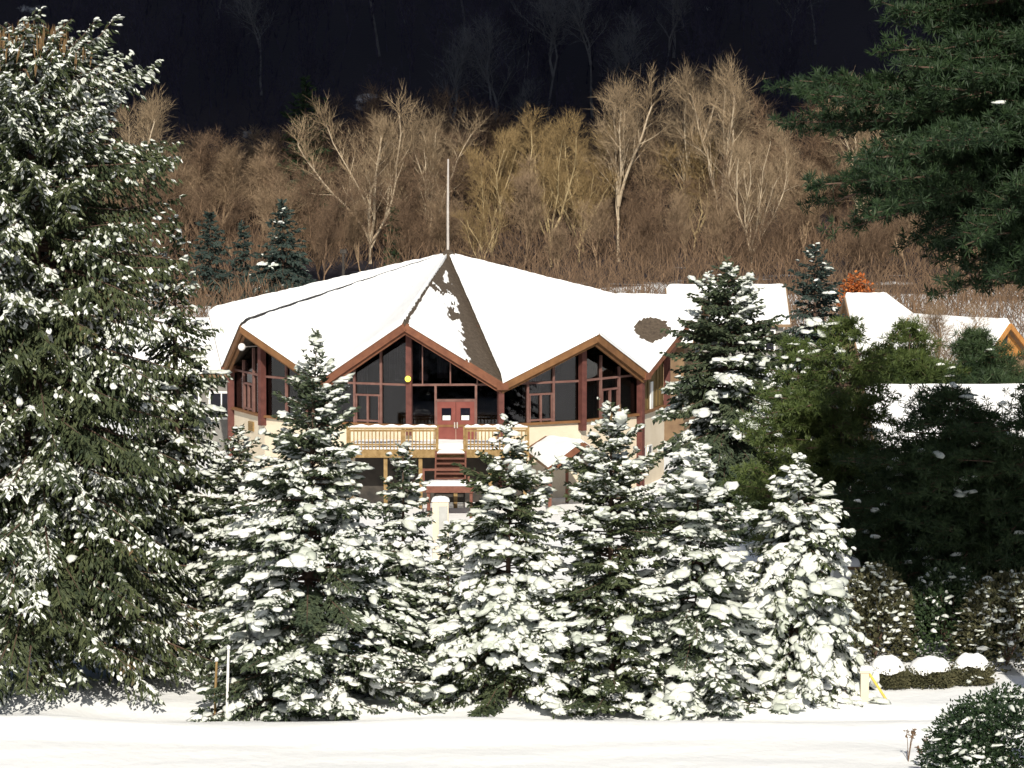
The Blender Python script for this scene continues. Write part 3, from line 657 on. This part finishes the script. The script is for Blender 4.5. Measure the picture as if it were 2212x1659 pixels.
# what shows dimly through the glass: panelled core, floor, rafters, and pale strips imitating reflections in the panes
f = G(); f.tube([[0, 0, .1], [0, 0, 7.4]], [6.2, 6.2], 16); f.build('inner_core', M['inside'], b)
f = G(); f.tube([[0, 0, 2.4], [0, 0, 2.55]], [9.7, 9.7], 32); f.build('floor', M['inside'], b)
for i in range(0, 16, 2):
    f = G(); f.beam(pol(ang[i], RW - .3, topz(i) - .25), pol(ang[i], 6.1, topz(i) + .9), .22, .35); f.build('rafter', M['post'], b)
for i, s, wd, z0, z1 in ((15, .30, .5, 2.6, 6.2), (15, .62, .35, 5.2, 6.6), (15, .80, .4, 5.2, 6.9), (0, .12, .4, 5.2, 6.9), (0, .36, .5, 5.3, 6.3), (0, .50, .3, 5.2, 6.0), (13, .45, .5, 2.6, 5.2), (13, .62, .8, 5.0, 5.9), (1, .52, .9, 4.0, 5.6), (1, .9, .25, 5.4, 6.8), (2, .45, .3, 4.2, 6.2)):
    a, c = ang[i], ang[(i + 1) % 16]; p0, p1 = pol(a, RW - 1.1, 0), pol(c, RW - 1.1, 0); e = nrm(p1 - p0); n = np.array([e[1], -e[0], 0])
    f = G(); m_ = p0 + (p1 - p0) * s; k_ = 12; uu = np.linspace(-.5, .5, k_)
    v = np.concatenate([np.stack([m_ + e * wd * q + n * .05 * math.sin(q * 25) + [0, 0, z] for q in uu]) for z in (z0, z1)]); f.grid(v, 2, k_); f.build('reflection_strip', M['reflection_strip'], b)
# entrance: red double doors with half-papered lights
ZD, DT = 2.62, 4.40
s0, s1 = .30, .72
fr = G()
for s in (s0 - .01, s1 + .01): fr.box(at0(s, (ZD + DT) / 2, .12), (.10, .16, DT - ZD + .1), ax0)
fr.beam(at0(s0 - .01, DT + .05, .12), at0(s1 + .01, DT + .05, .12), .16, .10)
fr.build('door_frame', M['mullion'], b)
for j, (a, c) in enumerate(((s0 + .003, .508), (.512, s1 - .003))):
    f = G(); m = (a + c) / 2; wd = (c - a) * L0
    f.box(at0(m, (ZD + DT) / 2, .14), (wd, .08, DT - ZD), ax0); d = f.build('door', M['door'], b)
    f = G(); f.box(at0(m, 3.86, .185), (wd * .52, .03, .52), ax0); f.build('window', M['glass'], d)
    f = G(); f.box(at0(m, 3.70, .205), (wd * .42, .02, .20), ax0); f.build('paper_notice', M['white'], d)
    f = G(); f.box(at0(.495 if j == 0 else .525, 3.38, .21), (.05, .06, .26), ax0); f.build('handle', M['metal'], d)
# lamps
def globe(name, c, r, m, par):
    g = G(); th = np.linspace(-1.57, 1.57, 9); g.tube(np.stack([0 * th, 0 * th, r * np.sin(th)], -1) + c, np.maximum(r * np.cos(th), .003), 12); return g.build(name, M[m], par, True)
lp = pol(-8.5, RP + .30, 5.42); q = G(); q.beam(lp - pol(-8.5, .2, 0), lp, .05, .05); w = q.build('lamp_bracket', M['metal'], b); globe('lamp', lp, .13, 'lampy', w)
lp = pol(-55.5, RP + .8, 6.45); q = G(); q.beam(lp - pol(-55.5, 1.1, 0), lp, .05, .05); w = q.build('lamp_bracket', M['metal'], b); w['label'] = 'bracket of the white globe light'; globe('lamp', lp, .17, 'lampw', w)
# wall vent, drainpipe and low windows
v = G(); a, c = ang[13], ang[14]
mid = (pol(a, RW + .03, 2.75) * .40 + pol(c, RW + .03, 2.75) * .60); e = nrm(pol(c, 1, 0) - pol(a, 1, 0)); n = np.array([e[1], -e[0], 0]); v.box(mid, (.6, .08, .42), np.array([e, n, [0, 0, 1]]))
for k in range(4): v.box(mid + [0, 0, -.15 + .1 * k] + n * .05, (.54, .03, .03), np.array([e, n, [0, 0, 1]]))
v.build('vent', M['deckwood'], b)
p0, p1 = pol(ang[3], RW + .02, 1.45), pol(ang[4], RW + .02, 1.45); e = nrm(p1 - p0); n = np.array([e[1], -e[0], 0]); ax = np.array([e, n, [0, 0, 1]])
for s in (.16, .40):
    g = G(); g.box(p0 + (p1 - p0) * s + [0, 0, 0], (.5, .08, .62), ax); w = g.build('low_window', M['glass'], b)
    g = G()
    for dx, dz_, sx, sz in ((-.27, 0, .06, .7), (.27, 0, .06, .7), (0, .34, .6, .06), (0, -.34, .6, .06)): g.box(p0 + (p1 - p0) * s + e * dx + [0, 0, dz_], (sx, .12, sz), ax)
    g.build('frame', M['white'], w)
# roof mast
g = G(); g.tube([[0, 0, ZA - .3], [0, 0, ZA + 2.2], [.02, 0, ZA + 4.45]], [.06, .055, .04], 8); w = g.build('mast', M['metal'], b)
g = G(); g.tube([[0, 0, ZA - .25], [0, 0, ZA + .12], [0, 0, ZA + .3]], [.42, .34, .1], 10); g.build('collar', M['shingle'], w)
# deck, railings, stairs
def L2(px, py, Y): return P(px, py, Y) - np.array([XB, YB, 0])
yF = 144.9 - YB; xl, xr = X(752, 145, 3) - XB, X(1140, 145, 3) - XB; xs0, xs1 = X(944, 145, 3) - XB, X(1004, 145, 3) - XB
g = G(); g.box(((xl + xr) / 2, yF + 1.6, 2.50), (xr - xl, 3.2, .14)); g.box(((xl + xr) / 2, yF - .02, 2.38), (xr - xl, .08, .30))
for x in np.linspace(xl + .1, xr - .1, 6): g.box((x, yF + .15, 1.2), (.16, .16, 2.4))
deck = g.build('deck', M['deckwood'], b)
g = G(); g.box(((xl + xr) / 2, yF + 2.2, 1.2), (xr - xl - .4, .1, 2.35)); g.build('underdeck_shade', M['darktone'], deck)  # dark sheet standing in for the shadow beneath the deck
u, w = np.meshgrid(np.linspace(0, 1, 60), np.linspace(0, 1, 16), indexing='ij')
xx = xl + .05 + u * (xr - xl - .1); yy = yF + .06 + w * 2.3; zz = 2.575 + .20 + .06 * vnoise(xx * 2, yy * 3, 1)
edge = np.minimum(np.minimum(u, 1 - u) * 30, np.minimum(w, 1 - w) * 10); zz = 2.575 + (zz - 2.575) * np.clip(edge, 0, 1) ** .5
g = G(); g.grid(np.stack([xx, yy, zz], -1)[:, ::1].reshape(-1, 3), 60, 16); g.build('deck_snow', M['roofsnow'], deck, True)
for a, c in ((xl, xs0), (xs1, xr)):
    g = G(); m = (a + c) / 2; g.box((m, yF - .02, 3.50), (c - a, .14, .07)); g.box((m, yF, 2.78), (c - a - .1, .05, .07)); g.box((m, yF, 3.38), (c - a - .1, .05, .08))
    for x in np.arange(a + .1, c - .05, .155): g.box((x, yF - .06, 2.86), (.05, .045, 1.15))
    for x in (a, c) + ((a + (c - a) * .62,) if c - a > 3 else ()): g.box((x, yF + .03, 2.9), (.13, .13, 1.32))
    rl = g.build('railing', M['deckwood'], deck)
    t = np.linspace(0, 1, 40); vv = []
    for tt in t:
        h = .09 + .035 * math.sin(tt * 37 + a); ed = min(1, min(tt, 1 - tt) * 20 + .2); vv += [[a + tt * (c - a), yF - .09, 3.535], [a + tt * (c - a), yF - .06, 3.535 + h * ed], [a + tt * (c - a), yF + .03, 3.535 + h * ed], [a + tt * (c - a), yF + .06, 3.535]]
    g = G(); g.grid(np.array(vv), 40, 4); g.build('railing_snow', M['roofsnow'], deck, True)
g = G(); ns = 6
for i in range(ns):
    g.box(((xs0 + xs1) / 2, yF - .15 - .28 * i, 2.42 - .18 * i), (xs1 - xs0, .30, .05)); g.box(((xs0 + xs1) / 2, yF - .02 - .28 * i, 2.32 - .18 * i), (xs1 - xs0, .03, .15))
for x in (xs0 - .04, xs1 + .04): g.beam((x, yF, 2.4), (x, yF - .28 * ns, 2.4 - .18 * ns), .07, .3)
yl = yF - .28 * ns - .6; zl = 1.30
g.box(((xs0 + xs1) / 2, yl, zl), (2.0, 1.2, .14)); g.box(((xs0 + xs1) / 2, yl - .6, zl - .08), (2.0, .06, .26))
for x in (xs0 - .3, xs1 + .3):
    for y in (yl - .5, yl + .5): g.box((x, y, zl / 2 - .2), (.12, .12, zl + .4))
g.beam((xs0 - .5, yl - .55, 2.05), (xs1 + .2, yl - .55, 2.05), .06, .09)
for x in (xs0 - .5, xs1 + .2): g.box((x, yl - .55, 1.6), (.09, .09, 1.0))
st = g.build('stairs', M['deckred'], deck)
def pad(c, sx, sy, h, seed, n=18):
    u, w = np.meshgrid(np.linspace(-1, 1, n), np.linspace(-1, 1, n), indexing='ij'); r = np.clip((1 - np.maximum(abs(u), abs(w)) ** 4), 0, 1)
    return np.stack([c[0] + u * sx / 2, c[1] + w * sy / 2, c[2] + r ** .5 * h * (1 + .2 * vnoise(u * 4, w * 4, seed))], -1).reshape(-1, 3)
g = G(); g.grid(pad(((xs0 + xs1) / 2, yl, zl + .07), 2.0, 1.2, .16, 3), 18, 18)
for i in range(0, 1): g.grid(pad(((xs0 + xs1) / 2, yF - .17 - .28 * i, 2.445 - .18 * i), xs1 - xs0, .22, .05 if i else .14, i), 18, 18)
g.build('stair_snow', M['roofsnow'], deck, True)
# side entrance porch under the right gable
a, bb, c, dd = L2(1182, 946, 146.6), L2(1258, 955, 143.6), L2(1184, 1010, 143.0), L2(1138, 974, 146.0)
c2 = bb + (bb - c) * [1, 1, 0]; c2[2] = c[2]; d2 = a + (a - dd) * [1, 1, 0]; d2[2] = dd[2]
g = G(); dn = np.array([0, 0, -.12])
g.prism(np.array([dd, c, bb, a]) + dn, np.array([dd, c, bb, a])); g.prism(np.array([a, bb, c2, d2]) + dn - [0, 0, .003], np.array([a, bb, c2, d2]) - [0, 0, .003])
porch = g.build('porch_roof', M['wallbrown'], b)
for nm, (q0, q1, q2, q3) in (('porch_snow', (dd, c, bb, a)), ('porch_snow', (d2, c2, bb, a))):
    u, w = np.meshgrid(np.linspace(0, 1, 24), np.linspace(0, 1, 24), indexing='ij'); u3, w3 = u[..., None], w[..., None]
    p = (1 - u3) * ((1 - w3) * q0 + w3 * q3) + u3 * ((1 - w3) * q1 + w3 * q2)
    ed = np.clip(np.minimum(np.minimum(u, 1 - u), w) * 18, 0, 1) ** .5; p[..., 2] += .006 + ed * (.13 + .03 * vnoise(u * 7, w * 7, 4))
    g = G(); g.grid(p.reshape(-1, 3), 24, 24); g.build(nm, M['roofsnow'], porch, True)
g = G(); off = nrm((bb - a) * [1, 1, 0])
g.beam(c + off * .05 - [0, 0, .14], bb + off * .05 - [0, 0, .12], .08, .26); g.beam(c2 + off * .05 - [0, 0, .14], bb + off * .05 - [0, 0, .12], .08, .26); g.build('porch_trim', M['fascia'], porch)
g = G(); g.beam(dd - off * .04 + [0, 0, .02], a - off * .04 + [0, 0, .02], .1, .14); g.build('back_trim', M['fascia_gold'], porch)
g = G(); tri = np.array([c * [1, 1, 1], bb, c2]) - off * .35 - [0, 0, .14]; g.prism(tri - off * .1, tri); g.build('porch_gable', M['darktone'], porch)
for q in (c, c2, dd, d2):
    g = G(); g.box(((q + (a + bb) / 2 * .12 / 1) / 1.12 * [1, 1, 0] + [0, 0, q[2] / 2 - .2]), (.14, .14, q[2] + .1)); g.build('porch_post', M['deckred'], porch)

# ------------------------------------------------------------------ other houses
def house(x, y, lx, ly, zr, ze, rz, wallm, label, over=.5, hipr=False, seed=1, gable=None, chimney=False, win=3):
    r = thing('snowy_house', (x, y, gz(x, y)), label, 'house', 'other snowy roofed houses', rz)
    g = G(); g.box((0, 0, ze / 2 - .3), (lx, ly, ze + .5))
    for s in (-1, 1):
        tri = np.array([[s * (lx / 2 - .001), -ly / 2, ze - .06], [s * (lx / 2 - .001), ly / 2, ze - .06], [s * (lx / 2 - .001), 0, zr - .2]])
        if not (hipr and s > 0): g.prism(tri - [s * .2, 0, 0], tri)
    g.build('wall', M[wallm], r)
    hx, hy = lx / 2 + over, ly / 2 + over; ze2 = ze - over * (zr - ze) / (ly / 2)
    xr_ = hx - (hy * .8 if hipr else 0)
    A, Bq = np.array([-hx, 0, zr]), np.array([xr_, 0, zr]); c1, c2_, c3, c4 = np.array([-hx, -hy, ze2]), np.array([hx, -hy, ze2]), np.array([hx, hy, ze2]), np.array([-hx, hy, ze2])
    g = G(); th = np.array([0, 0, -.18])
    for q in ([c1, c2_, Bq, A], [A, Bq, c3, c4]): g.prism(np.array(q) + th, np.array(q))
    if hipr: g.prism(np.array([c2_, c3, Bq]) + th, np.array([c2_, c3, Bq]))
    rf = g.build('roof', M['wallbrown'], r)
    g = G()
    for q0, q1, q2, q3 in ((c1, c2_, Bq, A), (c3, c4, A, Bq)) + (((c2_, c3, Bq, Bq),) if hipr else ()):
        u, w = np.meshgrid(np.linspace(0, 1, 40), np.linspace(0, 1, 24), indexing='ij'); u3, w3 = u[..., None], w[..., None]
        p = (1 - u3) * ((1 - w3) * q0 + w3 * q3) + u3 * ((1 - w3) * q1 + w3 * q2)
        ed = np.clip(np.minimum(np.minimum(u, 1 - u) * 30, w * 20), 0, 1) ** .5; p[..., 2] += .01 + ed * (.24 + .05 * vnoise(u * 9, w * 5, seed))
        g.grid(p.reshape(-1, 3), 40, 24)
    g.build('roof_snow', M['roofsnow'], rf, True)
    for s in (-1, 1):
        if hipr and s > 0: continue
        for q in (-1, 1):
            f = G(); f.beam((s * (hx + .03), 0, zr - .12), (s * (hx + .03), q * hy, ze2 - .12), .08, .28); f.build('verge_board', M[gable or 'wallbrown'], rf)
    for k in range(win):
        xw = -lx / 2 + lx * (k + .5) / win; f = G(); f.box((xw, -ly / 2 - .01, ze * .55), (1.1, .08, 1.2)); w = f.build('window', M['glass'], r)
        f = G()
        for dx, dz_, sx, sz in ((-.58, 0, .1, 1.36), (.58, 0, .1, 1.36), (0, .64, 1.06, .1), (0, -.64, 1.06, .1), (0, 0, .06, 1.2)): f.box((xw + dx, -ly / 2 - .03, ze * .55 + dz_), (sx, .12, sz))
        f.build('frame', M['white'], w)
    if gable == 'cedar':
        for s in (-1, 1):
            f = G(); tri = np.array([[s * lx / 2 + s * .02, -ly / 2, ze], [s * lx / 2 + s * .02, ly / 2, ze], [s * lx / 2 + s * .02, 0, zr - .22]]); f.prism(tri, tri + [s * .06, 0, 0]); f.build('gable', M['cedar'], r)
            f = G(); f.box((s * lx / 2 + s * .1, 0, (ze * .4 + zr * .6)), (.06, .8, .7)); f.build('window', M['darktone'], r)
    return r
house(X(1570, 216, 4), 217, 6.8, 7.0, 4.5, 2.7, 0, 'wallgrey', 'far low house roof behind the large dark spruce', over=.4)
house(X(1425, 172, 4), 173.5, 3.6, 6.0, 6.9, 5.2, R(-12), 'wallbrown', 'small snowy roof corner behind the right end of the round building', win=1)
house(X(1954, 192, 4), 194, 5.2, 9.0, 5.65, 2.8, R(4), 'wallyellow', 'hip-roofed yellow house with bare branches before its snowy roof', hipr=True, over=.6)
house(X(2098, 184, 4), 189, 5.4, 5.6, 4.75, 2.8, R(-38), 'wallbrown', 'low wing with orange cedar gable at the right edge', gable='cedar', over=.5)
house(X(2110, 150, 3), 152, 8.6, 8.0, 4.45, 2.1, R(2), 'wallgrey', 'nearest snowy house roof, showing through the dark pines', over=.5)
house(X(402, 168, 4), 170, 5.0, 7.0, 6.0, 4.0, R(3), 'wallgrey', 'snowy roofed house left of the round building behind the spruces', over=.4)

# ------------------------------------------------------------------ small things
def bush(px, Y, rx, rz_, label, seed, name='rounded_shrub', cat='shrub', group=None, cap=True, n=5200, material='hedge', snow=0., leaf=.085, wild=.09):
    rg = np.random.default_rng(seed); x = X(px, Y); r = thing(name, (x, Y, gz(x, Y)), label, cat, group)
    u = nrm(rg.normal(0, 1, (n, 3))); u[:, 2] = np.abs(u[:, 2]) * 1.0; rad = (rg.uniform(.68, .99, n) + .22 * min(1, .5 / rx) * (rg.random(n) < .012)) * (1 + wild * vnoise(u[:, 0] * 5, u[:, 1] * 5 + u[:, 2] * 3, seed))
    p = np.sign(u) * np.abs(u) ** .85 * rad[:, None] * [rx, rx, rz_]; p[:, 2] += .04; g = G()
    g.scatter(SPRIG_V, SPRIG_F, frames(u + rg.normal(0, .6, (n, 3)), leaf * rg.uniform(.8, 1.6, n), np.full(n, leaf * .6), np.full(n, leaf * .6), rg.uniform(0, 3, n)), p); g.build('foliage', M[material], r)
    g = G()
    for k in range(9):
        a = rg.uniform(0, 6.28); g.tube([[0, 0, 0], [.35 * rx * math.cos(a), .35 * rx * math.sin(a), rz_ * .45], [.7 * rx * math.cos(a), .7 * rx * math.sin(a), rz_ * .72]], [.03, .02, .008], 5)
    g.build('stem', M['bark'], r)
    if cap:
        th, ph = np.meshgrid(np.linspace(0, 1, 16), np.linspace(0, 6.2832, 40), indexing='ij'); edge = 1.02 + .12 * vnoise(ph * 2.0 * np.ones_like(th), seed * np.ones_like(th), seed) * np.minimum(1, np.minimum(ph, 6.2832 - ph) * 2)
        a = th * edge * .90; q = np.stack([np.sin(a) * np.cos(ph) * rx * 1.03, np.sin(a) * np.sin(ph) * rx * 1.03, np.cos(a) ** .7 * rz_ * 1.02 + .22 * (1 - th ** 4) + .03], -1)
        q[..., 2] += .075 * vnoise(q[..., 0] * 5, q[..., 1] * 5, seed) + .025 * vnoise(q[..., 0] * 15, q[..., 1] * 15, seed)
        g = G(); g.grid(q.reshape(-1, 3)[::1], 16, 40); g.build('snow_cap', M['roofsnow'], r, True)
    if snow:
        m = int(n * snow); i = rg.choice(n, m); q = p[i] * 1.0; q[:, 2] += .04; k = (u[i, 2] > .05); q = q[k]; m = len(q); g = G()
        add_lumps(g, q, nrm(rg.normal(0, 1, (m, 3)) * [1, 1, .3]), rg.uniform(.06, .2, m), rg.uniform(.05, .12, m), rg.uniform(.03, .08, m), rg); tag(g.build('snow', M['treesnow'], r, True), kind='stuff')
    return r
SG = 'clipped shrubs with snow caps'
bush(1916, 104, .70, .66, 'round clipped shrub with snow cap next to the slanting yellow strut', 71, group=SG)
bush(2009, 104.2, .80, .62, 'middle round clipped shrub with smooth snow cap', 72, group=SG)
bush(2098, 104.4, .68, .68, 'rightmost clipped shrub, its snow cap broken by twigs', 73, group=SG, snow=.01)
for k, (px, Y, rx, rz_, lab) in enumerate(((1890, 108.5, 1.35, 2.9, 'tall twiggy shrub with scraps of snow behind the first clipped shrub'), (2050, 109, 1.6, 2.9, 'dark twiggy shrub behind the middle clipped shrub'), (2175, 107.5, 1.7, 3.0, 'twiggy shrub with scraps of snow against the right edge'))):
    bush(px, Y, rx, rz_, lab, 80 + k, name='twiggy_shrub', group='twiggy shrubs under the pines', cap=False, n=5200, material='hedge' if k != 1 else 'pine_mid', snow=.08 if k != 1 else .04, leaf=.13)
bush(2215, 89.5, 2.7, 2.45, 'dark evergreen shrub with snowy boughs in the bottom right corner', 90, name='evergreen_shrub', cap=False, n=26000, material='pine', snow=.03, leaf=.085, wild=.20)
bush(2108, 92.5, .62, .95, 'snow-covered low shrub beside the dark corner shrub', 91, name='low_shrub', cap=False, n=1200, material='hedge', snow=.45, leaf=.12)
# dry weeds poking out of the foreground snow
for k, (px, Y, h) in enumerate(((1962, 92.6, 1.05), (2010, 92.2, .8), (2040, 92.8, .9), (1995, 91.7, .6), (2075, 92.0, .75))):
    rg = np.random.default_rng(100 + k); x = X(px, Y); r = thing('dry_weed', (x, Y, gz(x, Y)), ['reddish dry weed stalk farthest left in the bottom snow', 'grey-brown weed second from the left in the bottom snow', 'tall weed close to the snow-covered low shrub', 'shortest weed at the lower edge of the snow', 'bent weed against the snow-covered low shrub'][k], 'weed', 'dry weeds in the foreground snow')
    g = G(); gl = G()
    for j in range(4):
        a = rg.uniform(0, 6.28); q = np.array([[0, 0, 0], [.08 * math.cos(a), .08 * math.sin(a), h * .5], [.2 * math.cos(a), .2 * math.sin(a), h * rg.uniform(.75, 1)]]); g.tube(q, [.012, .009, .005], 4)
        n = 9; t = rg.uniform(.45, 1, n); T = q[1] + (q[2] - q[1]) * t[:, None]; gl.scatter(SPRIG_V, SPRIG_F, frames(rg.normal(0, 1, (n, 3)), rg.uniform(.06, .15, n), np.full(n, .06), np.full(n, .04)), T)
    g.build('stem', M['weed'], r); gl.build('leaves', M['weed'], r)
# stakes left
for k, (px, ty, Y, m, lab) in enumerate(((492, 1402, 99.0, 'white', 'tall white marker stake by the tall blue spruce'), (466, 1428, 99.6, 'deckwood', 'shorter wooden stake left of the white one'))):
    x = X(px, Y); z = gz(x, Y); h = Zp(ty, Y) - z; r = thing('marker_stake', (x, Y, z), lab, 'stake', 'marker stakes at the left')
    g = G(); g.tube([[-.03, 0, -.1], [.0, 0, h * .5], [.04, 0, h]], [.04, .04, .035], 7); g.build('shaft', M[m], r)
    g = G(); g.tube([[.04, 0, h - .005], [.04, 0, h + .07], [.04, 0, h + .11]], [.055, .06, .02], 8); g.build('snow_cap', M['roofsnow'], r, True)
# yellow strut with a cream post at the shrubs
x = X(1878, 101.5); r = thing('guy_strut', (x, 101.5, gz(x, 101.5)), 'slanting yellow strut beside a cream post next to the first clipped shrub', 'strut')
g = G(); g.tube([[0, .1, .85], [.3, 0, .4], [.62, -.1, -.1]], [.04, .04, .04], 8); g.build('strut', M['yellow'], r)
g = G(); g.box((-.14, .1, .42), (.24, .2, .95)); g.box((-.14, .1, .93), (.3, .26, .07)); g.build('post', M['stucco'], r)
g = G(); g.grid(pad((-.14, .1, .967), .3, .26, .12, 5), 18, 18); g.build('snow_cap', M['roofsnow'], r, True)
# cream cabinet on the snowy slope before the stairs
x = X(952, 131); z = gz(x, 131); r = thing('utility_cabinet', (x, 131, z), 'cream cabinet with grey panel below the stairs', 'cabinet')
ht = Zp(1082, 131) - z
g = G(); g.box((0, 0, ht / 2 - .1), (.62, .5, ht + .2)); g.build('body', M['stucco'], r)
g = G(); g.box((.10, -.262, ht * .56), (.34, .03, ht * .72)); g.build('panel', M['grey'], r)
g = G(); g.grid(pad((0, 0, ht), .7, .58, .16, 6), 18, 18); g.build('snow_cap', M['roofsnow'], r, True)
# small white shed behind the white-draped spruce
x = X(1822, 112); z = gz(x, 112); r = thing('white_shed', (x, 112, z), 'pale little shed glimpsed right of the white-draped spruce', 'shed')
ht = Zp(1225, 112) - z
g = G(); g.box((0, 0, ht / 2 - .1), (.8, 1.0, ht + .2)); g.build('wall', M['white'], r)
g = G(); g.box((0, 0, ht + .05), (1.0, 1.2, .1)); g.build('roof', M['wallbrown'], r)
g = G(); g.grid(pad((0, 0, ht + .1), 1.0, 1.2, .28, 7), 18, 18); g.build('snow_cap', M['roofsnow'], r, True)
# orange-leaved oak sapling by the far houses
x = X(1848, 203); z = gz(x, 203); h = Zp(588, 203) - z; r = thing('orange_leaved_tree', (x, 203, z), 'small tree keeping its orange leaves beside the far spruce', 'tree')
rg = np.random.default_rng(120); g = G(); g.tube([[0, 0, -.1], [0, 0, h * .5], [.1, 0, h * .9]], [.1, .07, .02], 6)
for k in range(9): a = rg.uniform(0, 6.28); g.tube([[0, 0, h * (.45 + .04 * k)], [.9 * math.cos(a), .9 * math.sin(a), h * (.6 + .04 * k)]], [.03, .01], 4)
g.build('trunk', M['bark'], r); n = 1900; q = nrm(rg.normal(0, 1, (n, 3))) * rg.uniform(.3, 1, (n, 1)) * [1.25, 1.25, h * .26] + [0, 0, h * .74]; g = G()
g.scatter(QUAD_V, QUAD_F, frames(rg.normal(0, 1, (n, 3)), rg.uniform(.15, .3, n), rg.uniform(.12, .25, n), np.ones(n) * .1), q); g.build('crown', M['orange_leaf'], r)
# slim post in the pale snowfield behind the roof
x = X(742, 262); z = gz(x, 262); r = thing('field_post', (x, 262, z), 'thin dark post in the pale snowfield behind the round roof', 'post')
g = G(); g.tube([[0, 0, -.2], [0, 0, Zp(540, 262) - z]], [.12, .1], 6); g.build('shaft', M['darktone'], r)
g = G(); g.box((0, 0, Zp(543, 262) - z), (.5, .3, .3)); g.build('box', M['darktone'], r)

# ------------------------------------------------------------------ light, sky, shade blocker, camera
SUN_EL, SUN_AZ = R(34), R(2)      # sun behind the camera, a little to its right
sun_to = np.array([math.sin(SUN_AZ) * math.cos(SUN_EL), -math.cos(SUN_AZ) * math.cos(SUN_EL), math.sin(SUN_EL)])
sl = bpy.data.lights.new('sun', 'SUN'); sl.energy = 4.8; sl.angle = R(.5); sl.color = (1., .935, .82)
so = bpy.data.objects.new('sun', sl); C.objects.link(so); so.rotation_euler = Vector(sun_to).to_track_quat('Z', 'Y').to_euler(); so.location = (20, -40, 90)
w = bpy.data.worlds.new('World'); bpy.context.scene.world = w; w.use_nodes = True; nt = w.node_tree
sk = nt.nodes.new('ShaderNodeTexSky'); sk.sky_type = 'NISHITA'; sk.sun_disc = False; sk.sun_elevation = SUN_EL; sk.sun_rotation = math.pi - SUN_AZ
bg = nt.nodes['Background']; bg.inputs['Strength'].default_value = .062; nt.links.new(sk.outputs['Color'], bg.inputs['Color'])
# added blocker, out of view high behind the viewer, puts the hillside in shade
ca = 340.; cc = np.array([0., 530., 0.]) + sun_to / sun_to[2] * ca
g = G(); th, ph = np.meshgrid(np.linspace(0, math.pi, 40), np.linspace(0, 2 * math.pi, 80), indexing='ij')
rr = 1 + .05 * vnoise(np.cos(ph) * 3 + 2, np.sin(ph) * 3, 8) + .05 * vnoise(th * 4, np.cos(ph) * 5, 9)
g.grid(np.stack([cc[0] + 330 * rr * np.sin(th) * np.cos(ph), cc[1] + 168 * rr * np.sin(th) * np.sin(ph), cc[2] + 22 * rr * np.cos(th)], -1).reshape(-1, 3), 40, 80)
tag(g.build('added_shade_cloud', M['added_shade_cloud'], smooth=True), kind='structure')

cam = bpy.data.cameras.new('camera'); cam.sensor_width = 36; cam.lens = 36 * F / 2212; cam.clip_end = 5000; cam.clip_start = .5
co = bpy.data.objects.new('camera', cam); C.objects.link(co); co.location = (0, 0, H_CAM); co.rotation_euler = (math.pi / 2 - PITCH, 0, 0)
sc = bpy.context.scene; sc.camera = co; sc.render.engine = 'CYCLES'
sc.view_settings.view_transform = 'Standard'; sc.view_settings.look = 'None'; sc.view_settings.exposure = .14; sc.view_settings.gamma = 1
sc.cycles.max_bounces = 6; sc.cycles.transparent_max_bounces = 10
